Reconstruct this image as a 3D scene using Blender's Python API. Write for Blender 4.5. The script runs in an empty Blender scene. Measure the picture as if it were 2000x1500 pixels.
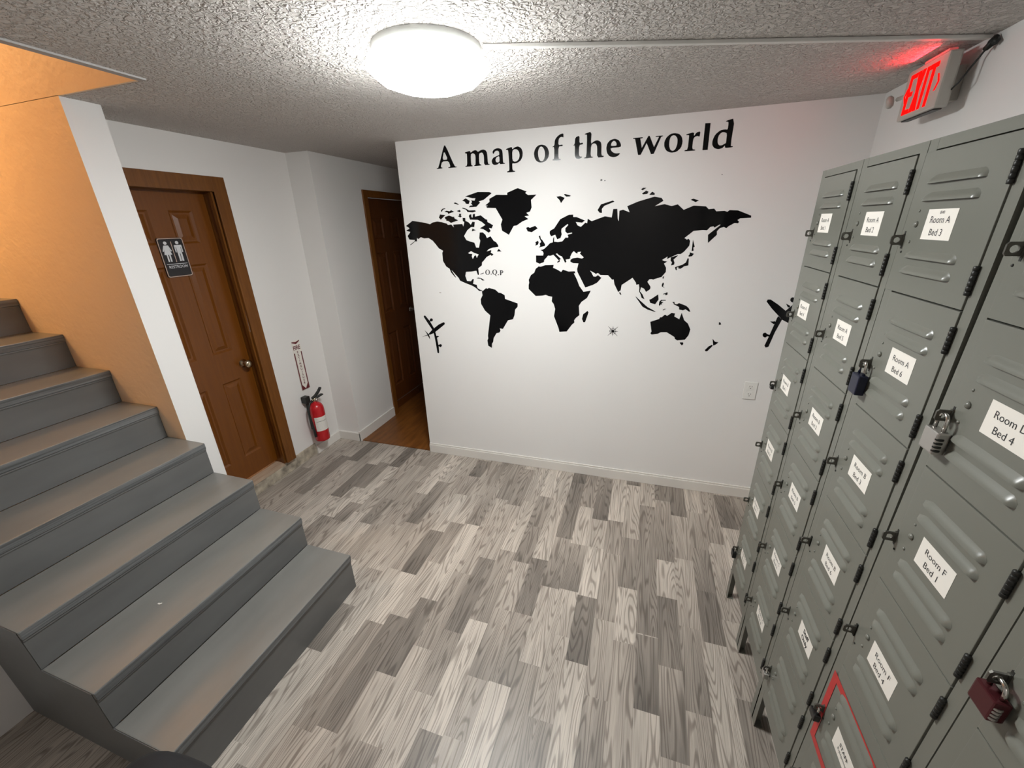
import bpy, bmesh, math, random
from mathutils import Vector, Matrix
from mathutils.geometry import tessellate_polygon
random.seed(7)
sc = bpy.context.scene
COL = sc.collection
# ------------------------------------------------------------------ camera, world, lights, exposure
H = 2.414            # ceiling height
cam_d = bpy.data.cameras.new('camera'); cam = bpy.data.objects.new('camera', cam_d); COL.objects.link(cam)
cam_d.sensor_width = 36; cam_d.lens = 36*782.37/2000; cam_d.clip_start = .02
yaw, pitch, roll = -0.3172, -0.3776, -0.0289
RX = (0.953041, 0.301649, -0.026863); RY = (-0.087503, 0.359206, 0.929147); FW = (-0.289926, 0.883164, -0.368733)
cam.matrix_world = Matrix(((RX[0],RY[0],-FW[0],-0.5692),(RX[1],RY[1],-FW[1],-1.8434),(RX[2],RY[2],-FW[2],1.8688),(0,0,0,1)))
sc.camera = cam
w = bpy.data.worlds.new('world'); sc.world = w; w.use_nodes = True
w.node_tree.nodes['Background'].inputs[0].default_value = (.5, .5, .52, 1)
w.node_tree.nodes['Background'].inputs[1].default_value = .25
sc.view_settings.view_transform = 'Standard'; sc.view_settings.look = 'None'
sc.view_settings.gamma = 1; sc.view_settings.use_curve_mapping = False
sc.view_settings.exposure = 1.7
LAMP = 38.0          # radiance of the round ceiling lamp
def area(name, loc, rot, size, energy, color, sy=None):
    d = bpy.data.lights.new(name, 'AREA'); d.energy = energy; d.color = color; d.size = size
    if sy: d.shape = 'RECTANGLE'; d.size_y = sy
    o = bpy.data.objects.new(name, d); COL.objects.link(o); o.location = loc; o.rotation_euler = rot; return o
sl = area('stairwell_light', (-4.55, -1.40, 3.35), (math.radians(66), 0, 0), .6, 20, (1, .62, .27)); sl.data.spread = math.radians(140)
area('restroom_light', (-3.75, .0, 2.2), (0, 0, 0), .3, 5, (1, .62, .32))
area('fill_light', (-.6, -3.1, 2.38), (0, 0, 0), .4, 1.6, (1, .94, .88))  # added fill behind the camera with no fixture, lifts the whole room
area('hall_room_light', (-3.5, 1.9, 1.9), (0, 0, 0), .2, .6, (1, .85, .7))

# ------------------------------------------------------------------ materials
def mat(name, col, rough=.5, metal=0, bump=None, noise=None, spec=.5, coat=0):
    m = bpy.data.materials.new(name); m.use_nodes = True; nt = m.node_tree; b = nt.nodes['Principled BSDF']
    b.inputs['Base Color'].default_value = (*col, 1); b.inputs['Roughness'].default_value = rough
    b.inputs['Metallic'].default_value = metal; b.inputs['Specular IOR Level'].default_value = spec
    if coat: b.inputs['Coat Weight'].default_value = coat; b.inputs['Coat Roughness'].default_value = .1
    tc = nt.nodes.new('ShaderNodeTexCoord')
    last = None
    for sc_, st, dist, det in (bump or []):
        n = nt.nodes.new('ShaderNodeTexNoise'); n.inputs['Scale'].default_value = sc_; n.inputs['Detail'].default_value = det
        nt.links.new(tc.outputs['Object'], n.inputs['Vector'])
        bp = nt.nodes.new('ShaderNodeBump'); bp.inputs['Strength'].default_value = st; bp.inputs['Distance'].default_value = dist
        nt.links.new(n.outputs['Fac'], bp.inputs['Height'])
        if last: nt.links.new(last.outputs['Normal'], bp.inputs['Normal'])
        last = bp
    if last: nt.links.new(last.outputs['Normal'], b.inputs['Normal'])
    if noise:
        sc_, amt, vec = noise
        n = nt.nodes.new('ShaderNodeTexNoise'); n.inputs['Scale'].default_value = sc_; n.inputs['Detail'].default_value = 6
        mp = nt.nodes.new('ShaderNodeMapping'); mp.inputs['Scale'].default_value = vec
        nt.links.new(tc.outputs['Object'], mp.inputs['Vector']); nt.links.new(mp.outputs[0], n.inputs['Vector'])
        mr = nt.nodes.new('ShaderNodeMapRange'); mr.inputs['From Min'].default_value = .3; mr.inputs['From Max'].default_value = .7
        mr.inputs['To Min'].default_value = 1-amt; mr.inputs['To Max'].default_value = 1+amt
        nt.links.new(n.outputs['Fac'], mr.inputs['Value'])
        hs = nt.nodes.new('ShaderNodeHueSaturation'); hs.inputs['Color'].default_value = (*col, 1)
        nt.links.new(mr.outputs[0], hs.inputs['Value']); nt.links.new(hs.outputs[0], b.inputs['Base Color'])
        mr2 = nt.nodes.new('ShaderNodeMapRange'); mr2.inputs['To Min'].default_value = rough*.8; mr2.inputs['To Max'].default_value = min(1, rough*1.25)
        nt.links.new(n.outputs['Fac'], mr2.inputs['Value']); nt.links.new(mr2.outputs[0], b.inputs['Roughness'])
    return m
def emis(name, col, s, base=(.8, .8, .8)):
    m = mat(name, base, .4); b = m.node_tree.nodes['Principled BSDF']
    b.inputs['Emission Color'].default_value = (*col, 1); b.inputs['Emission Strength'].default_value = s; return m
def wood(name, c1, c2, rough, vec, rot=0):
    m = mat(name, c1, rough); nt = m.node_tree; b = nt.nodes['Principled BSDF']
    tc = nt.nodes.new('ShaderNodeTexCoord'); mp = nt.nodes.new('ShaderNodeMapping'); mp.inputs['Scale'].default_value = vec
    n = nt.nodes.new('ShaderNodeTexNoise'); n.inputs['Scale'].default_value = 3; n.inputs['Detail'].default_value = 8; n.inputs['Distortion'].default_value = .6
    cr = nt.nodes.new('ShaderNodeValToRGB'); cr.color_ramp.elements[0].position = .35; cr.color_ramp.elements[1].position = .68
    cr.color_ramp.elements[0].color = (*c2, 1); cr.color_ramp.elements[1].color = (*c1, 1)
    nt.links.new(tc.outputs['Object'], mp.inputs[0]); nt.links.new(mp.outputs[0], n.inputs['Vector']); nt.links.new(n.outputs['Fac'], cr.inputs[0])
    nt.links.new(cr.outputs[0], b.inputs['Base Color'])
    bp = nt.nodes.new('ShaderNodeBump'); bp.inputs['Strength'].default_value = .15; bp.inputs['Distance'].default_value = .002
    nt.links.new(n.outputs['Fac'], bp.inputs['Height']); nt.links.new(bp.outputs[0], b.inputs['Normal'])
    return m
def popcorn():
    m = mat('textured_ceiling', (.70, .655, .625), .85); nt = m.node_tree; b = nt.nodes['Principled BSDF']
    tc = nt.nodes.new('ShaderNodeTexCoord')
    n = nt.nodes.new('ShaderNodeTexNoise'); n.inputs['Scale'].default_value = 62; n.inputs['Detail'].default_value = 2.5; n.inputs['Distortion'].default_value = .8
    cr = nt.nodes.new('ShaderNodeValToRGB'); cr.color_ramp.elements[0].position = .42; cr.color_ramp.elements[1].position = .62
    bp = nt.nodes.new('ShaderNodeBump'); bp.inputs['Strength'].default_value = 1; bp.inputs['Distance'].default_value = .009
    nt.links.new(tc.outputs['Object'], n.inputs['Vector']); nt.links.new(n.outputs['Fac'], cr.inputs[0]); nt.links.new(cr.outputs[0], bp.inputs['Height'])
    nt.links.new(bp.outputs[0], b.inputs['Normal']); return m
def plank_mat():
    m = mat('grey_vinyl_planks', (.4, .38, .36), .42); nt = m.node_tree; b = nt.nodes['Principled BSDF']; L = nt.links.new; N = nt.nodes.new
    at = N('ShaderNodeAttribute'); at.attribute_name = 'plank'; sx = N('ShaderNodeSeparateColor'); L(at.outputs['Color'], sx.inputs[0])
    tc = N('ShaderNodeTexCoord')
    cmb = N('ShaderNodeCombineXYZ'); mu = N('ShaderNodeMath'); mu.operation = 'MULTIPLY'; mu.inputs[1].default_value = 13; L(sx.outputs[1], mu.inputs[0])
    mu2 = N('ShaderNodeMath'); mu2.operation = 'MULTIPLY'; mu2.inputs[1].default_value = 29; L(sx.outputs[2], mu2.inputs[0])
    L(mu.outputs[0], cmb.inputs[0]); L(mu2.outputs[0], cmb.inputs[1]); L(mu.outputs[0], cmb.inputs[2])
    ad = N('ShaderNodeVectorMath'); ad.operation = 'ADD'; L(tc.outputs['Object'], ad.inputs[0]); L(cmb.outputs[0], ad.inputs[1])
    # cathedral grain: contour lines of a slow stretched noise
    mp = N('ShaderNodeMapping'); mp.inputs['Scale'].default_value = (11, .85, 1); L(ad.outputs[0], mp.inputs[0])
    n1 = N('ShaderNodeTexNoise'); n1.inputs['Scale'].default_value = 1.0; n1.inputs['Detail'].default_value = 1.6; n1.inputs['Distortion'].default_value = .25; L(mp.outputs[0], n1.inputs['Vector'])
    m3 = N('ShaderNodeMath'); m3.operation = 'MULTIPLY'; m3.inputs[1].default_value = 150; L(n1.outputs['Fac'], m3.inputs[0])
    si = N('ShaderNodeMath'); si.operation = 'SINE'; L(m3.outputs[0], si.inputs[0])
    r1 = N('ShaderNodeValToRGB'); r1.color_ramp.elements[0].position = 0.0; r1.color_ramp.elements[0].color = (.56, .54, .53, 1)
    r1.color_ramp.elements[1].position = .42; r1.color_ramp.elements[1].color = (1, 1, 1, 1)
    m4 = N('ShaderNodeMapRange'); m4.inputs['From Min'].default_value = -1; L(si.outputs[0], m4.inputs['Value']); L(m4.outputs[0], r1.inputs[0])
    # fine fibre streaks
    mp2 = N('ShaderNodeMapping'); mp2.inputs['Scale'].default_value = (260, 7, 1); L(ad.outputs[0], mp2.inputs[0])
    n2 = N('ShaderNodeTexNoise'); n2.inputs['Scale'].default_value = 1; n2.inputs['Detail'].default_value = 4; L(mp2.outputs[0], n2.inputs['Vector'])
    r2 = N('ShaderNodeMapRange'); r2.inputs['From Min'].default_value = .3; r2.inputs['From Max'].default_value = .7; r2.inputs['To Min'].default_value = .8; r2.inputs['To Max'].default_value = 1.12; L(n2.outputs['Fac'], r2.inputs['Value'])
    mp3 = N('ShaderNodeMapping'); mp3.inputs['Scale'].default_value = (30, 1.6, 1); L(ad.outputs[0], mp3.inputs[0])
    n3 = N('ShaderNodeTexNoise'); n3.inputs['Scale'].default_value = 1; n3.inputs['Detail'].default_value = 3; L(mp3.outputs[0], n3.inputs['Vector'])
    r3 = N('ShaderNodeMapRange'); r3.inputs['From Min'].default_value = .3; r3.inputs['From Max'].default_value = .7; r3.inputs['To Min'].default_value = .80; r3.inputs['To Max'].default_value = 1.08; L(n3.outputs['Fac'], r3.inputs['Value'])
    tr = N('ShaderNodeValToRGB'); tr.color_ramp.elements[0].color = (.150, .130, .112, 1); tr.color_ramp.elements[1].color = (.61, .545, .478, 1)
    e = tr.color_ramp.elements.new(.5); e.color = (.385, .335, .29, 1)
    L(sx.outputs[0], tr.inputs[0])
    cur = tr.outputs[0]
    for src in (r1.outputs[0], r2.outputs[0], r3.outputs[0]):
        mm = N('ShaderNodeVectorMath'); mm.operation = 'MULTIPLY'; L(cur, mm.inputs[0]); L(src, mm.inputs[1]); cur = mm.outputs[0]
    L(cur, b.inputs['Base Color']); return m

M = dict(
 white=mat('white_wall_paint', (.785, .77, .757), .45, bump=[(6, .12, .01, 2), (60, .12, .0015, 3)], spec=.28),
 hallwhite=mat('old_white_wall_paint', (.78, .76, .74), .45, bump=[(3.5, .3, .015, 2), (60, .12, .0015, 3)]),
 ceil=popcorn(),
 smoothceil=mat('smooth_ceiling_strip', (.42, .40, .39), .6, bump=[(25, .2, .003, 3)]),
 orange=mat('peach_plaster', (.82, .65, .47), .55, bump=[(9, .45, .012, 5), (40, .45, .005, 4)]),
 raw=mat('raw_plaster_base', (.38, .33, .26), .9, bump=[(30, .8, .01, 6)], noise=(18, .45, (1, 1, 1))),
 base=mat('white_baseboard_paint', (.74, .71, .67), .4, bump=[(20, .1, .002, 2)]),
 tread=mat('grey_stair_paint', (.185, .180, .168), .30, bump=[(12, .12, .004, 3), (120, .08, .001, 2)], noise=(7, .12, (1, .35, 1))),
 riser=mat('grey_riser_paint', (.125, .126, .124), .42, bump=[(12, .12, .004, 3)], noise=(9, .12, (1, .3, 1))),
 wornedge=mat('worn_nosing_paint', (.125, .13, .132), .45, bump=[(30, .5, .004, 5)], noise=(26, .5, (1, .08, 5))),
 door=wood('oak_stained_door', (.165, .050, .0035), (.138, .040, .0028), .36, (3.5, 22, 1.2)),
 casing=wood('oak_casing', (.185, .066, .010), (.135, .045, .006), .33, (8, 25, 2)),
 darkdoor=wood('dark_oak_door', (.11, .032, .005), (.08, .022, .004), .4, (3, 22, 1)),
 hallfloor=wood('brown_hall_laminate', (.22, .080, .016), (.13, .043, .008), .38, (9, 1.3, 1)),
 threshold=wood('worn_wood_threshold', (.5, .38, .28), (.38, .27, .19), .5, (20, 2, 1)),
 locker=mat('grey_green_locker_enamel', (.156, .157, .134), .31, bump=[(40, .05, .001, 2)]),
 lockshade=mat('locker_inside_shade', (.03, .03, .028), .7),  # darker than the enamel: shade inside the door gaps put into the colour
 dark=mat('dark_steel_and_shade', (.018, .018, .016), .45, .3),
 latch=mat('latch_steel', (.14, .135, .12), .35, .8),
 chrome=mat('chrome', (.62, .61, .58), .18, 1),
 brass=mat('satin_nickel', (.6, .52, .38), .22, 1),
 silver=mat('brushed_steel', (.52, .5, .48), .3, .9),
 paper=mat('white_label_paper', (.80, .76, .70), .55),
 ink=mat('black_ink', (.03, .03, .032), .6),
 vinyl=mat('black_vinyl', (.003, .003, .0035), .10, bump=[(7, .18, .003, 2)], spec=.22),
 thinvinyl=mat('thin_black_vinyl', (.05, .05, .05), .3),
 red=mat('red_paint', (.50, .012, .018), .25),
 redtape=mat('red_tape', (.47, .02, .02), .35),
 maroon=mat('maroon_print', (.13, .015, .02), .4),
 blackrub=mat('black_rubber', (.015, .017, .016), .5),
 plastic=mat('white_plastic', (.78, .77, .74), .32),
 ringw=mat('lamp_ring', (.62, .64, .62), .35),
 sign=mat('black_sign_plastic', (.012, .010, .012), .3),
 tan=mat('tan_border', (.52, .38, .31), .5),
 symbol=mat('white_symbol', (.66, .66, .68), .5),
 navy=mat('navy_lock', (.006, .008, .03), .3, .2),
 redlock=mat('burgundy_lock', (.085, .016, .02), .3, .5),
 blacklock=mat('black_lock', (.012, .012, .012), .3, .2),
 bag=mat('black_bag_fabric', (.007, .007, .009), .8, bump=[(300, .3, .001, 2)]),
 glint=mat('navy_glint', (.008, .008, .03), .5),
 exitgrey=mat('exit_sign_housing', (.44, .42, .38), .4),
 lamprim=emis('lamp_diffuser_rim', (.97, 1, .985), LAMP*.06, (.8, .8, .8)),
 lamp=emis('lamp_diffuser', (.97, 1, .985), LAMP, (.8, .8, .8)),
 exitred=emis('exit_letters_lit', (1, .004, .003), .5, (.1, .0, .0)),
 exitled=emis('exit_led_strip', (1, .05, .06), .08, (.6, .28, .26)),
)
M['planks'] = plank_mat()
for k_ in ('exitred',): b_ = M[k_].node_tree.nodes['Principled BSDF']; b_.inputs['Specular IOR Level'].default_value = 0; b_.inputs['Roughness'].default_value = 1

# ------------------------------------------------------------------ builder
class MB:
    def __init__(s): s.v = []; s.f = []; s.m = []; s.mats = []; s.sm = []
    def mi(s, m):
        if m not in s.mats: s.mats.append(m)
        return s.mats.index(m)
    def add(s, vs, fs, m, smooth=False):
        o = len(s.v); s.v += [tuple(v) for v in vs]; k = s.mi(m)
        for f in fs: s.f.append(tuple(i+o for i in f)); s.m.append(k); s.sm.append(smooth)
        return s
    def box(s, a, b, m, bev=0):
        (x0, y0, z0), (x1, y1, z1) = [min(p, q) for p, q in zip(a, b)], [max(p, q) for p, q in zip(a, b)]
        if bev:
            bm = bmesh.new(); bmesh.ops.create_cube(bm, size=1)
            for v in bm.verts: v.co = Vector(((x0+x1)/2+v.co.x*(x1-x0), (y0+y1)/2+v.co.y*(y1-y0), (z0+z1)/2+v.co.z*(z1-z0)))
            bmesh.ops.bevel(bm, geom=bm.edges[:], offset=bev, segments=2, affect='EDGES', profile=.6)
            bm.verts.ensure_lookup_table(); bm.verts.index_update()
            r = s.add([v.co for v in bm.verts], [[v.index for v in f.verts] for f in bm.faces], m); bm.free(); return r
        vs = [(x0,y0,z0),(x1,y0,z0),(x1,y1,z0),(x0,y1,z0),(x0,y0,z1),(x1,y0,z1),(x1,y1,z1),(x0,y1,z1)]
        return s.add(vs, [(0,3,2,1),(4,5,6,7),(0,1,5,4),(1,2,6,5),(2,3,7,6),(3,0,4,7)], m)
    def tube(s, pts, r, m, seg=10, closed=False):
        pts = [Vector(p) for p in pts]; n = len(pts); rs = r if isinstance(r, (list, tuple)) else [r]*n
        vs = []; up = None
        for i, p in enumerate(pts):
            a = pts[(i-1) % n] if (closed or i > 0) else p; b = pts[(i+1) % n] if (closed or i < n-1) else p
            t = (b-a).normalized()
            if up is None: up = t.orthogonal().normalized()
            up = (up-t*up.dot(t)).normalized(); sd = t.cross(up)
            for k in range(seg):
                an = 2*math.pi*k/seg; vs.append(p+(up*math.cos(an)+sd*math.sin(an))*rs[i])
        fs = [(i*seg+k, i*seg+(k+1) % seg, (i+1)*seg+(k+1) % seg, (i+1)*seg+k) for i in range(n-1) for k in range(seg)]
        if closed: fs += [((n-1)*seg+k, (n-1)*seg+(k+1) % seg, (k+1) % seg, k) for k in range(seg)]
        else: fs += [tuple(range(seg))[::-1], tuple((n-1)*seg+k for k in range(seg))]
        return s.add(vs, fs, m, True)
    def lathe(s, prof, c, ax, m, seg=32, smooth=True, phase=0):
        ax = Vector(ax).normalized(); u = ax.orthogonal().normalized(); w_ = ax.cross(u); c = Vector(c); vs = []
        for r, h in prof:
            for k in range(seg):
                an = 2*math.pi*k/seg+phase; vs.append(c+ax*h+(u*math.cos(an)+w_*math.sin(an))*max(r, 1e-5))
        n = len(prof); fs = [(i*seg+k, i*seg+(k+1) % seg, (i+1)*seg+(k+1) % seg, (i+1)*seg+k) for i in range(n-1) for k in range(seg)]
        fs += [tuple(range(seg))[::-1], tuple((n-1)*seg+k for k in range(seg))]
        return s.add(vs, fs, m, smooth)
    def poly(s, loops, fr, c0, c1, m):
        """extruded flat shape (outer loop plus holes) laid out in frame fr=(origin,right,up,normal)"""
        tris = tessellate_polygon([[Vector((a, b, 0)) for a, b in l] for l in loops]); flat = [p for l in loops for p in l]
        P = lambda a, b, c: fr[0]+fr[1]*a+fr[2]*b+fr[3]*c
        n = len(flat); vs = [P(a, b, c1) for a, b in flat]+[P(a, b, c0) for a, b in flat]
        fs = []
        for t in tris:
            a, b, c = [vs[i] for i in t]
            t = tuple(t) if (b-a).cross(c-a).dot(fr[3]) > 0 else tuple(t)[::-1]
            fs += [t, tuple(i+n for i in t[::-1])]
        o = 0
        for l in loops:
            k = len(l)
            for i in range(k): fs.append((o+i, o+(i+1) % k, n+o+(i+1) % k, n+o+i))
            o += k
        return s.add(vs, fs, m)
    def text(s, st, fr, cx, cy, h, maxw, c, m, bold=0, dep=.0003, align='CENTER'):
        cu = bpy.data.curves.new('t', 'FONT'); cu.body = st; cu.size = 1; cu.align_x = 'LEFT'; cu.offset = bold; cu.resolution_u = 3
        ob = bpy.data.objects.new('t', cu); COL.objects.link(ob); dg = bpy.context.evaluated_depsgraph_get(); dg.update()
        me = bpy.data.meshes.new_from_object(ob.evaluated_get(dg)); xs = [v.co.x for v in me.vertices]; ys = [v.co.y for v in me.vertices]
        x0, x1, y0, y1 = min(xs), max(xs), min(ys), max(ys); capb = 0; caph = .72
        k = h/caph; kx = min(k, maxw/(x1-x0)) if maxw else k
        vs = [fr[0]+fr[1]*(cx+(v.co.x-(x0+x1)/2)*kx)+fr[2]*(cy-h/2+v.co.y*k)+fr[3]*(c+dep) for v in me.vertices]
        fs = []
        for p in me.polygons:
            t = tuple(p.vertices); a, b, d = vs[t[0]], vs[t[1]], vs[t[2]]
            fs.append(t if (b-a).cross(d-a).dot(fr[3]) >= 0 else t[::-1])
        s.add(vs, fs, m); bpy.data.objects.remove(ob); bpy.data.meshes.remove(me); bpy.data.curves.remove(cu); return s
    def mesh(s, name, shift=(0, 0, 0)):
        me = bpy.data.meshes.new(name); sh = Vector(shift)
        me.from_pydata([Vector(v)-sh for v in s.v], [], s.f)
        for m in s.mats: me.materials.append(m)
        me.polygons.foreach_set('material_index', s.m); me.polygons.foreach_set('use_smooth', s.sm); me.update(); return me
def wloc(o):
    v = Vector((0, 0, 0))
    while o: v += o.location; o = o.parent
    return v
def thing(name, label, cat, loc, group=None):
    o = bpy.data.objects.new(name, None); o.empty_display_size = .05; COL.objects.link(o); o.location = loc
    o['label'] = label; o['category'] = cat
    if group: o['group'] = group
    return o
def part(name, mb, parent, label=None):
    base = wloc(parent); o = bpy.data.objects.new(name, mb.mesh(name, base)); COL.objects.link(o); o.parent = parent
    if label: o['label'] = label
    return o
def solo(name, mb, label, cat, group=None):
    xs, ys, zs = zip(*mb.v); b = Vector(((min(xs)+max(xs))/2, (min(ys)+max(ys))/2, min(zs)))
    o = bpy.data.objects.new(name, mb.mesh(name, b)); COL.objects.link(o); o.location = b; o['label'] = label; o['category'] = cat
    if group: o['group'] = group
    return o
def struct(name, mb):
    o = bpy.data.objects.new(name, mb.mesh(name)); COL.objects.link(o); o['kind'] = 'structure'; return o
def wgn(o, wd=.003):
    b = o.modifiers.new('bevel', 'BEVEL'); b.width = wd; b.segments = 2; b.limit_method = 'ANGLE'; return o
V = Vector
FRX = lambda x, y=0, z=0: (V((x, y, z)), V((0, 1, 0)), V((0, 0, 1)), V((1, 0, 0)))      # surface facing +x
FLX = lambda x, y=0, z=0: (V((x, y, z)), V((0, -1, 0)), V((0, 0, 1)), V((-1, 0, 0)))    # surface facing -x

# ------------------------------------------------------------------ room shell
XR, YB, XS = .4747, .9222, -2.437      # right wall, map wall, right edge of the stairwell opening
YW, YN = -.522, -1.448                 # far and near side of the staircase
yb = lambda x: YB+.0084*x
# floor: vinyl printed with plank strips 0.1018 wide running in y
DP = [(-21,-0.095,0.1,0.2),(-19,-0.067,0.204,0.2),(-16,-0.89,-0.634,0.05),(-16,0.021,0.508,0.08),(-14,-0.36,0.001,0.02),(-14,0.639,0.878,0.05),(-12,-0.888,-0.484,0.07),(-12,0.119,0.552,0.25),(-11,-1.253,-1.135,0.15),(-10,-0.616,-0.129,0.12),(-10,0.387,0.853,0.3),(-9,-1.195,-1.029,0.1),(-9,-0.527,-0.036,0.3),(-8,-0.786,-0.429,0.25),(-8,0.216,0.541,0.3),(-7,-0.781,-0.426,0.25),(-6,-0.226,0.164,0.2),(-6,0.773,0.915,0.05),(-5,-1.064,-0.864,0.2),(-5,-0.217,0.136,0.15),(-4,-0.594,-0.229,0.02),(-4,0.398,0.893,0.05),(-3,-0.997,-0.717,0.2),(-2,-0.114,0.277,0.2),(-2,0.854,0.924,0.1),(-1,-0.711,-0.37,0.02),(-1,-0.365,0.631,0.22),(0,-0.849,-0.497,0.2),(0,0.146,0.721,0.25),(1,-0.658,-0.267,0.3),(2,-0.019,0.301,0.2),(4,0.541,0.896,0.1),(5,0.579,0.884,0.2)]
x0, pw = -.352, .1018
byst = {}
for (i, ya, yb_, t) in DP: byst.setdefault(i, []).append((min(ya, yb_), max(ya, yb_), t))
fv, ff, fc = [], [], []
ytop, ybot = .93, -3.6
def addq(i, a, b, t, t2):
    xa = max(x0+i*pw, -3.26); xb = min(x0+(i+1)*pw, XR+.01)
    if xb <= xa or b-a < .001: return
    o = len(fv); fv.extend([(xa, a, 0), (xb, a, 0), (xb, b, 0), (xa, b, 0)]); ff.append((o, o+1, o+2, o+3)); fc.append((t, t2, random.random(), random.random()))
for i in range(-29, 9):
    ds = sorted(byst.get(i, [])); y = ybot; segs = []
    for (a, b, t) in ds+[(ytop, ytop, 0)]:
        if a > y:
            g0 = y
            while a-g0 > .95: l = random.uniform(.34, .58); segs.append((g0, g0+l, None)); g0 += l
            if a-g0 > .62: mid = g0+(a-g0)*random.uniform(.35, .65); segs += [(g0, mid, None), (mid, a, None)]
            else: segs.append((g0, a, None))
        if b > a: segs.append((a, b, t)); y = b
        else: break
    prev = 1
    for a, b, t in segs:
        if t is None: t = random.choice([.9, .85, .8, .75, .7, .65]) if prev < .5 else random.choice([.85, .75, .7, .6, .5, .4, .3, .15])
        ex_ = (a, b, t) in ds
        t2 = min(1, t+random.uniform(.12, .35)) if ex_ else min(1, max(.2, t+random.uniform(-.3, .2)))
        if not ex_ and random.random() < .5: t, t2 = t2, t
        prev = t2; addq(i, a, min(b, ytop), t, t2)
me = bpy.data.meshes.new('floor'); me.from_pydata(fv, [], ff); me.materials.append(M['planks'])
ca = me.color_attributes.new('plank', 'FLOAT_COLOR', 'CORNER')
for p in me.polygons:
    for q, li in enumerate(p.loop_indices): f_ = fc[p.index]; ca.data[li].color = (f_[0] if q < 2 else f_[1], f_[2], f_[3], 1)
fl = bpy.data.objects.new('floor', me); COL.objects.link(fl); fl['kind'] = 'structure'
struct('floor_hall', MB().box((-3.4, .93, -.02), (-2.2, 3.4, .004), M['hallfloor']))
struct('trim_1', MB().box((-3.01, .905, 0), (-2.25, .945, .007), M['hallfloor']))
struct('floor_slab', MB().box((-6.6, -3.7, -.06), (.7, 3.6, -.021), M['base']))
# ceiling with the stairwell opening
c = MB()
for a, b in (((XS, -3.7), (.6, 3.5)), ((-3.6, YW+.01), (XS, 3.5)), ((-3.6, -3.7), (XS, YN))): c.box((*a, H), (*b, H+.2), M['ceil'])
struct('ceiling', c)
struct('trim_2', MB().box((XS-.001, YN, H-.006), (XS+.03, YW-.002, H+.012), M['smoothceil']).box((XS-.004, YN, H-.003), (XS-.0005, YW-.002, H+.2), M['ceil']))
# map wall (slightly out of square)
mapw = MB(); xl, xr_ = -2.2563, XR+.1
mapw.add([(xl, yb(xl), 0), (xr_, yb(xr_), 0), (xr_, yb(xr_), H), (xl, yb(xl), H), (xl, yb(xl)+.12, 0), (xr_, yb(xr_)+.12, 0), (xr_, yb(xr_)+.12, H), (xl, yb(xl)+.12, H)],
         [(0,1,2,3),(5,4,7,6),(4,0,3,7),(1,5,6,2),(3,2,6,7),(4,5,1,0)], M['white'])
wb = struct('wall_back', mapw)
struct('wall_right', MB().box((XR, -3.7, 0), (XR+.12, 1.1, H), M['white']))
struct('wall_behind', MB().box((-3.0, -3.7, 0), (XR, -3.6, H), M['white']))
struct('wall_near_left', MB().box((-3.0, -3.6, 0), (-2.886, YN+.012, H), M['white']).box((-6.6, YN-.12, 0), (-3.0, YN+.012, H), M['orange']).box((-6.6, YN-.12, H), (XS, YN, 5.0), M['orange']))
# stair wall: peach towards the stairs, white end post and back
sw = MB(); a0, a1 = (-6.6, YW), (-2.935, -.378)
sw.add([(a0[0], YW, 0), (a1[0], YW, 0), (a1[0], YW, H+.003), (a0[0], YW, H+.003), (a1[0], YW, 5), (a0[0], YW, 5)], [(0, 1, 2, 3)], M['orange'])
sw.add([(a1[0], YW, 0), (a1[0], a1[1], 0), (a1[0], a1[1], H), (a1[0], YW, H), (a0[0], a1[1], 0), (a0[0], a1[1], H)], [(0, 1, 2, 3), (1, 4, 5, 2)], M['white'])
struct('wall_stair', sw)
struct('wall_stair_upper', MB().box((-6.6, YW, H+.001), (XS, YW+.12, 5.0), M['orange']).box((XS, YN, H+.2), (XS+.1, YW+.12, 5.0), M['orange']).box((-6.7, YN, 0), (-6.6, YW, 5), M['orange']))
struct('ceiling_upper', MB().box((-6.7, YN-.12, 5.0), (XS+.1, YW+.12, 5.1), M['white']))
# restroom wall, leaning slightly; opening for the door
XW = lambda z: -3.243+.04*z/H
rw = MB()
def rq(y0, y1, z0, z1, m=M['hallwhite']):
    rw.add([(XW(z0), y0, z0), (XW(z0), y1, z0), (XW(z1), y1, z1), (XW(z1), y0, z1)], [(0, 1, 2, 3)], m)
DL, DR, DT = -.348, .262, 2.115
rq(-.378, DL, .11, H); rq(DR, .918, .105, H); rq(.55, .918, 0, .11); rq(DL, DR, DT, H)
rw.add([(-3.243, DR, .1), (-3.40, DR, .1), (-3.40, DR, DT), (-3.21, DR, DT)], [(0, 1, 2, 3)], M['casing'])
rw.add([(-3.243, DL, .1), (-3.40, DL, .1), (-3.40, DL, DT), (-3.21, DL, DT)], [(3, 2, 1, 0)], M['casing'])
rw.add([(-3.21, DL, DT), (-3.21, DR, DT), (-3.40, DR, DT), (-3.40, DL, DT)], [(0, 1, 2, 3)], M['casing'])
struct('wall_left', rw)
struct('wall_left_rear', MB().box((-4.6, -.5, 0), (-4.5, 1, H), M['orange']).box((-4.5, .9, 0), (-3.245, .98, H), M['orange']))
struct('baseboard_raw', MB().box((-3.262, -.378, -.01), (-3.237, DR+.02, .086), M['raw'], .004).box((-3.30, DR, -.01), (-3.238, .60, .108), M['raw'], .004))
struct('baseboard_left', MB().box((-3.25, .60, 0), (-3.222, .925, .078), M['base'], .003))
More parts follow.
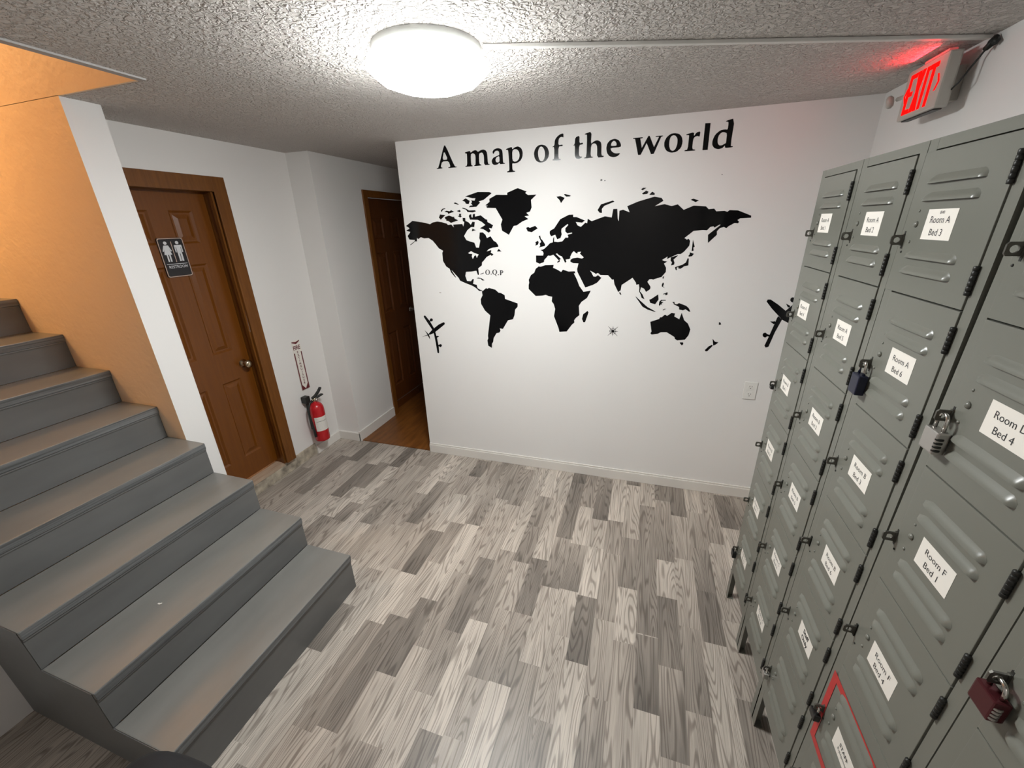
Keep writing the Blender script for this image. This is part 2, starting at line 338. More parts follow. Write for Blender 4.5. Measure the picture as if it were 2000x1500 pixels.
# alcove return and hall wall
hw = MB()
hw.box((-3.26, .905, 0), (-2.995, 1.0, H), M['hallwhite'])
hw.box((-3.12, 1.0, 0), (-2.995, 1.525, H), M['hallwhite']).box((-3.12, 2.2, 0), (-2.995, 3.4, H), M['hallwhite']).box((-3.12, 1.525, 2.14), (-2.995, 2.2, H), M['hallwhite'])
struct('wall_hall_left', hw)
struct('wall_hall_end', MB().box((-3.2, 3.3, 0), (-2.1, 3.4, H), M['hallwhite']))
struct('wall_hall_right', MB().box((-2.25, yb(-2.25)+.12, 0), (-2.15, 3.3, H), M['hallwhite']))
struct('baseboard_hall', MB().box((-3.25, .885, 0), (-2.984, .906, .082), M['base'], .003).box((-3.0, .885, 0), (-2.982, 1.463, .10), M['base'], .003))
bb = MB()
for z0, z1, d in ((0, .074, .014), (.074, .0877, .009)):
    xa, xe = -2.2563, XR
    bb.add([(xa, yb(xa)-d, z0), (xe, yb(xe)-d, z0), (xe, yb(xe), z0), (xa, yb(xa), z0), (xa, yb(xa)-d, z1), (xe, yb(xe)-d, z1), (xe, yb(xe), z1), (xa, yb(xa), z1)],
           [(0,3,2,1),(4,5,6,7),(0,1,5,4),(1,2,6,5),(2,3,7,6),(3,0,4,7)], M['base'])
wgn(struct('baseboard_back', bb), .002)

# ------------------------------------------------------------------ doors
def casing(mb, x, y0, y1, zt, zb, wd, m, clip=None):
    def bar(a, b, c_, d_):
        mb.box((x-.004, a, c_), (x+.016, b, d_), m, .003)
    yl = y0-wd
    if clip is not None: yl = max(yl, clip)
    bar(y1, y1+wd, zb, zt+wd)
    if yl < y0: bar(yl, y0, zb, zt+wd)
    bar(y0, y1, zt, zt+wd)
    mb.box((x-.03, y1-.012, zb), (x-.004, y1+.002, zt), m); mb.box((x-.03, y0-.002, zb), (x-.004, y0+.012, zt), m)
def panel_door(x, y0, y1, z0, z1, m, flip=False):
    """six panel leaf facing +x with recessed fields and raised centres"""
    mb = MB(); W = y1-y0
    ys = [(y0+.10*W/.61*1.0+.005, y0+W/2-.056), (y0+W/2+.056, y1-.105*W/.61)]
    zs = [(z0+.17, z0+.755), (z0+.965, z0+1.555), (z0+1.68, z0+1.87)]
    yc = sorted([y0, y1]+[v for p in ys for v in p]); zc = sorted([z0, z1]+[v for p in zs for v in p])
    for i in range(len(yc)-1):
        for j in range(len(zc)-1):
            a, b, c_, d_ = yc[i], yc[i+1], zc[j], zc[j+1]
            if (a, b) in ys and (c_, d_) in zs:
                lv = [(0, 0), (.012, -.009), (.022, -.009), (.045, -.001)]; vs = []
                for o, dx in lv: vs += [(x+dx, a+o, c_+o), (x+dx, b-o, c_+o), (x+dx, b-o, d_-o), (x+dx, a+o, d_-o)]
                fs = [(4*k+q, 4*k+(q+1) % 4, 4*k+4+(q+1) % 4, 4*k+4+q) for k in range(3) for q in range(4)]+[(12, 13, 14, 15)]
                mb.add(vs, fs, m)
            else: mb.add([(x, a, c_), (x, b, c_), (x, b, d_), (x, a, d_)], [(0, 1, 2, 3)], m)
    mb.add([(x, y0, z0), (x, y1, z0), (x, y1, z1), (x, y0, z1), (x-.035, y0, z0), (x-.035, y1, z0), (x-.035, y1, z1), (x-.035, y0, z1)],
           [(4, 7, 6, 5), (0, 4, 5, 1), (1, 5, 6, 2), (2, 6, 7, 3), (3, 7, 4, 0)], m)
    return mb
def sobj(name, mb, parent):
    o = part(name, mb, parent); return o
def door(name, x, xf, y0, y1, z0, z1, m, mc, kn, wd, clip=None, zc=.1, lever=False):
    e = bpy.data.objects.new(name, None); COL.objects.link(e); e.location = (x, (y0+y1)/2, z0); e['kind'] = 'structure'
    part('leaf', panel_door(x, y0+.004, y1-.004, z0, z1, m), e)
    cm = MB(); casing(cm, xf, y0, y1, z1, zc, wd, mc, clip); part('casing', cm, e)
    k = MB()
    if lever: k.lathe([(.026, 0), (.026, .006), (.012, .01), (.012, .045)], (x, kn[0], kn[1]), (1, 0, 0), M['chrome'], 20).tube([(x+.045, kn[0], kn[1]), (x+.05, kn[0]-.1, kn[1])], .009, M['chrome'])
    else: k.lathe([(.03, 0), (.031, .005), (.014, .012), (.012, .03), (.022, .038), (.029, .052), (.027, .064), (.012, .071), (0, .072)], (x, kn[0], kn[1]), (1, 0, 0), M['brass'], 24)
    part('door_knob', k, e); return e
door('door_1', -3.302, -3.219, DL, DR, .135, DT, M['door'], M['casing'], (.2, .985), .088, -.377, .112)
door('door_2', -3.052, -2.995, 1.525, 2.2, .098, 2.135, M['darkdoor'], M['casing'], (2.11, 1.022), .058, None, 0, True)
struct('trim_3', MB().box((-3.42, DL, .087), (-3.236, DR-.001, .112), M['threshold'], .003))
struct('trim_4', MB().box((-3.12, 1.525, 0), (-3.052, 2.2, .088), M['darkdoor']))
# raw floor of the restroom behind the door
struct('floor_restroom', MB().box((-4.5, -.5, .06), (-3.40, .9, .1), M['threshold']))

# ------------------------------------------------------------------ staircase
st = thing('staircase', 'grey painted wooden staircase with worn nosings climbing left beside the peach wall', 'staircase', (-2.4, -.985, 0))
nose = lambda k: (-1.955-.28*(k-1), .229+.19*(k-1))
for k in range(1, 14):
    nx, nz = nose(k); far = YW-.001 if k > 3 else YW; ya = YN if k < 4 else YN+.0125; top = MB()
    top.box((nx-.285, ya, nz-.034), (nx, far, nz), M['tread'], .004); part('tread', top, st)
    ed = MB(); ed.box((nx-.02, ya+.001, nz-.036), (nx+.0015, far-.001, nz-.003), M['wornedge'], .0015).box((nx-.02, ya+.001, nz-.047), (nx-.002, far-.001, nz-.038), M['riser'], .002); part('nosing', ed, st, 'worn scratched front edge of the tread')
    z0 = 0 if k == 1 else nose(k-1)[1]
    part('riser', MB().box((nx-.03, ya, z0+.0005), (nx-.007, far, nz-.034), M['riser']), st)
pts = [(-1.963, 0)]
for k in range(1, 5):
    nx, nz = nose(k); pts += [(nx-.009, nz-.004), (nx-.289, nz-.004)] if k < 4 else [(nx-.009, nz-.004), (-2.884, nz-.004), (-2.884, 0)]
fr = (V((0, YN, 0)), V((1, 0, 0)), V((0, 0, 1)), V((0, -1, 0)))
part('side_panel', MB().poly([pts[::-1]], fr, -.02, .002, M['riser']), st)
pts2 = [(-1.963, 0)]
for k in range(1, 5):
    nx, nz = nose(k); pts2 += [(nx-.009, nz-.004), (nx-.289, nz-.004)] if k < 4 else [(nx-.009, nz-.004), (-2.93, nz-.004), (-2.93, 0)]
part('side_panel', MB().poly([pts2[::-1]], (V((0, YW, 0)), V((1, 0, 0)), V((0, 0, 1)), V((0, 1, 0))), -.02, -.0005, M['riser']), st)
solo('paper_scrap', MB().poly([[(-.008, -.002), (.002, -.005), (.009, -.001), (.008, .004), (0, .001), (-.006, .004)]], (V((-2.40, -1.13, .4202)), V((1, .3, 0)).normalized(), V((-.3, 1, 0)).normalized(), V((0, 0, 1))), 0, .0015, M['paper']),
     'tiny white paper scrap lying on the second grey stair tread', 'scrap')

# ------------------------------------------------------------------ ceiling lamp
LC = V((-1.312, -.372, H))
lp = thing('ceiling_lamp', 'lit round white flush ceiling lamp with faceted diffuser', 'lamp', LC)
part('lamp_ring', MB().lathe([(.17, 0), (.178, -.001), (.178, -.018), (.172, -.024), (.16, -.024)], LC, (0, 0, 1), M['ringw'], 64), lp)
part('diffuser', MB().lathe([(.204, -.052), (.203, -.06), (.172, -.088), (.125, -.105), (.06, -.112), (0, -.113)], LC, (0, 0, 1), M['lamp'], 12, False, .2).lathe([(.168, -.0235), (.178, -.03), (.2042, -.0522)], LC, (0, 0, 1), M['lamprim'], 12, False, .2), lp, 'glowing faceted white diffuser')
# surface raceway from the lamp to the exit sign corner
A, B = V((-1.13, -.335, H)), V((.46, .228, H-.0008)); A.z -= .0008; d = (B-A).normalized(); s_ = V((-d.y, d.x, 0))
rc = MB(); q = [A-s_*.009, B-s_*.009, B+s_*.009, A+s_*.009]; rc.add([*q, *[p-V((0, 0, .011)) for p in q]], [(0, 1, 2, 3), (7, 6, 5, 4), (0, 4, 5, 1), (1, 5, 6, 2), (2, 6, 7, 3), (3, 7, 4, 0)], M['plastic'])
wgn(solo('cable_raceway', rc, 'slim white cable raceway crossing the ceiling from the lamp to the exit sign', 'raceway'), .002)

# ------------------------------------------------------------------ exit sign
ex = thing('exit_sign', 'lit red EXIT sign in a pale plastic housing above the lockers', 'sign', (.395, .375, 2.22))
ys0, ys1, zs0, zs1, xf = .505, .252, 2.222, 2.392, .375
part('housing', MB().box((xf, ys1, zs0), (xf+.04, ys0, zs1), M['exitgrey'], .006).box((xf+.04, .33, zs0+.03), (XR, .43, zs1-.03), M['exitgrey'], .004).box((xf+.01, ys1+.02, zs0-.004), (xf+.034, ys0-.02, zs0+.002), M['dark']), ex)
fr = FLX(xf, (ys0+ys1)/2, (zs0+zs1)/2); lt = MB()
def bars(mb, L_, cx, cy, w_, h_, t, c0=.0, c1=.002, m=M['exitred']):
    R = lambda a0, b0, a1, b1: mb.poly([[(cx+a0, cy+b0), (cx+a1, cy+b0), (cx+a1, cy+b1), (cx+a0, cy+b1)]], fr, c0, c1, m)
    if L_ == 'E': R(-w_/2, -h_/2, -w_/2+t, h_/2); R(-w_/2+t, h_/2-t, w_/2, h_/2); R(-w_/2+t, -t/2, w_/2-.006, t/2); R(-w_/2+t, -h_/2, w_/2, -h_/2+t)
    if L_ == 'I': R(-t/2, -h_/2, t/2, h_/2)
    if L_ == 'T': R(-t/2, -h_/2, t/2, h_/2-t); R(-w_/2, h_/2-t, w_/2, h_/2)
    if L_ == 'X':
        mb.poly([[(cx-w_/2, cy-h_/2), (cx-w_/2+t*1.2, cy-h_/2), (cx+w_/2, cy+h_/2), (cx+w_/2-t*1.2, cy+h_/2)]], fr, c0, c1, m)
        mb.poly([[(cx-w_/2, cy+h_/2), (cx-w_/2+t*1.2, cy+h_/2), (cx+w_/2, cy-h_/2), (cx+w_/2-t*1.2, cy-h_/2)]], fr, c0+.0004, c1+.0004, m)
for L_, cx, w_ in (('E', -.072, .045), ('X', -.022, .046), ('I', .018, .02), ('T', .056, .05)):
    b_ = MB(); bars(b_, L_, cx, 0, w_, .135, .016); part('letter_'+L_.lower(), b_, ex, 'glowing red letter '+L_)
for s in (-1, 1):
    b_ = MB(); b_.poly([[(s*.112, 0), (s*.098, .026), (s*.091, .026), (s*.104, 0), (s*.091, -.026), (s*.098, -.026)][::s]], fr, 0, .002, M['exitred']); part('arrow', b_, ex, 'glowing red chevron')
part('led_strip', MB().box((xf+.004, ys1+.02, zs1+.001), (xf+.03, ys0-.09, zs1+.011), M['exitled'], .004), ex, 'red glowing lens on top of the sign')
lh = MB(); lh.lathe([(.0, -.012), (.016, -.01), (.024, -.002), (.024, .008), (.018, .014), (0, .015)], (xf+.0, .60, 2.315), (-1, .5, -.2), M['exitgrey'], 24); lh.tube([(xf+.03, ys0-.01, 2.32), (xf+.012, .575, 2.318)], .008, M['exitgrey'])
part('lamp_head', lh, ex, 'small round emergency lamp head')
rl = area('exit_glow', (.33, .36, 2.385), (0, math.radians(-100), 0), .05, .2, (1, .02, .03), .16); rl.parent = ex; rl.location = V((.35, .36, 2.402))-V(ex.location); rl.rotation_euler = (0, math.radians(102), 0)
# black cable between ceiling corner and sign
solo('black_cable', MB().tube([(.462, .20, 2.392), (.455, .225, 2.37), (.45, .24, 2.35), (.43, .235, 2.315), (.415, .232, 2.288), (.41, .258, 2.27)], .003, M['blackrub'], 8).tube([(.466, .205, 2.40), (.452, .20, 2.385), (.448, .205, 2.372), (.458, .215, 2.38), (.464, .195, 2.39), (.455, .185, 2.38)], .009, M['blackrub'], 8),
     'black cable bunched in the ceiling corner and running to the exit sign', 'cable')

# ------------------------------------------------------------------ decals on the map wall
TITLE={'A':[[(-1895,2366),(-1883,2365),(-1828,2240),(-1814,2239),(-1814,2234),(-1876,2233),(-1874,2238),(-1858,2240),(-1869,2274),(-1917,2274),(-1930,2243),(-1917,2238),(-1918,2234),(-1961,2232),(-1960,2237),(-1947,2239)],[(-1897,2336),(-1873,2283),(-1913,2283)]],'m':[[(-1750,2316),(-1711,2323),(-1710,2311),(-1687,2323),(-1670,2324),(-1658,2312),(-1640,2321),(-1620,2324),(-1603,2317),(-1595,2302),(-1593,2241),(-1581,2239),(-1581,2235),(-1620,2234),(-1618,2287),(-1625,2304),(-1635,2308),(-1652,2301),(-1653,2244),(-1638,2238),(-1639,2234),(-1689,2233),(-1689,2238),(-1679,2240),(-1676,2290),(-1682,2303),(-1696,2308),(-1709,2301),(-1710,2241),(-1699,2237),(-1700,2233),(-1752,2233),(-1751,2238),(-1738,2240),(-1735,2303),(-1738,2309),(-1749,2311)]],'a':[[(-1557,2296),(-1559,2308),(-1547,2320),(-1523,2325),(-1501,2319),(-1491,2306),(-1490,2244),(-1485,2238),(-1477,2238),(-1477,2234),(-1511,2233),(-1513,2242),(-1527,2233),(-1548,2230),(-1562,2237),(-1568,2255),(-1557,2272),(-1535,2280),(-1514,2285),(-1514,2302),(-1522,2310),(-1536,2310),(-1545,2304),(-1551,2295)],[(-1514,2280),(-1513,2249),(-1525,2243),(-1537,2248),(-1541,2262),(-1533,2274)]],'p':[[(-1469,2316),(-1428,2325),(-1427,2310),(-1410,2321),(-1389,2325),(-1368,2314),(-1358,2291),(-1361,2264),(-1374,2244),(-1397,2233),(-1417,2231),(-1429,2235),(-1428,2193),(-1410,2189),(-1411,2184),(-1465,2183),(-1466,2189),(-1449,2193),(-1449,2232),(-1453,2300),(-1456,2310),(-1467,2310)],[(-1427,2303),(-1412,2311),(-1395,2308),(-1382,2294),(-1379,2273),(-1384,2255),(-1398,2243),(-1413,2241),(-1427,2249)]],'o':[[(-1237,2323),(-1215,2317),(-1199,2302),(-1190,2277),(-1194,2252),(-1211,2232),(-1231,2226),(-1250,2226),(-1270,2235),(-1283,2254),(-1287,2278),(-1281,2298),(-1270,2313),(-1255,2321)],[(-1239,2313),(-1227,2305),(-1218,2287),(-1216,2265),(-1221,2244),(-1231,2233),(-1243,2233),(-1253,2243),(-1259,2262),(-1261,2284),(-1255,2303),(-1247,2311)]],'f':[[(-1174,2304),(-1158,2311),(-1156,2340),(-1144,2356),(-1124,2369),(-1103,2372),(-1103,2349),(-1111,2354),(-1123,2353),(-1132,2344),(-1134,2312),(-1107,2314),(-1107,2305),(-1133,2305),(-1132,2240),(-1117,2238),(-1116,2231),(-1169,2231),(-1169,2237),(-1158,2240),(-1158,2304)]],'t':[[(-1045,2303),(-1034,2310),(-1032,2345),(-1006,2353),(-1006,2312),(-985,2315),(-985,2306),(-1007,2304),(-1007,2251),(-999,2242),(-989,2242),(-988,2236),(-1008,2229),(-1025,2234),(-1032,2249),(-1032,2304)]],'h':[[(-976,2359),(-936,2369),(-938,2303),(-920,2317),(-900,2321),(-881,2312),(-875,2295),(-873,2239),(-859,2237),(-860,2230),(-898,2230),(-900,2287),(-907,2302),(-920,2307),(-936,2298),(-937,2240),(-921,2235),(-921,2232),(-976,2230),(-976,2234),(-961,2238),(-962,2350),(-966,2355),(-976,2355)]],'e':[[(-847,2277),(-842,2300),(-826,2316),(-800,2321),(-777,2312),(-764,2292),(-762,2275),(-823,2275),(-816,2259),(-802,2248),(-786,2244),(-767,2245),(-767,2239),(-780,2229),(-802,2225),(-826,2232),(-841,2250)],[(-821,2285),(-818,2301),(-807,2311),(-796,2307),(-788,2295),(-789,2284)]],'w':[[(-698,2316),(-645,2316),(-644,2312),(-657,2310),(-645,2263),(-614,2320),(-607,2320),(-578,2262),(-556,2311),(-574,2312),(-574,2316),(-535,2316),(-535,2313),(-544,2310),(-576,2228),(-591,2227),(-620,2285),(-648,2228),(-663,2228),(-686,2310),(-697,2312)]],'o.':[[(-474,2323),(-449,2317),(-433,2300),(-427,2276),(-432,2248),(-454,2229),(-484,2227),(-509,2238),(-523,2260),(-525,2284),(-515,2306),(-495,2321)],[(-481,2313),(-468,2310),(-456,2295),(-454,2267),(-461,2244),(-473,2235),(-488,2241),(-497,2262),(-498,2290),(-493,2307)]],'r':[[(-413,2312),(-373,2320),(-372,2299),(-361,2317),(-341,2321),(-342,2294),(-354,2300),(-368,2296),(-374,2283),(-373,2237),(-356,2233),(-356,2229),(-413,2229),(-413,2234),(-396,2237),(-397,2304),(-400,2307),(-412,2307)]],'l':[[(-322,2357),(-295,2356),(-292,2228),(-319,2228)]],'d':[[(-221,2359),(-178,2369),(-180,2238),(-167,2236),(-167,2232),(-205,2230),(-208,2244),(-218,2231),(-239,2227),(-260,2234),(-273,2251),(-274,2273),(-264,2300),(-241,2318),(-219,2320),(-205,2317),(-206,2349),(-209,2354),(-220,2356)],[(-206,2300),(-217,2306),(-231,2308),(-244,2297),(-249,2279),(-246,2257),(-236,2245),(-222,2245),(-208,2253),(-204,2254)]]}
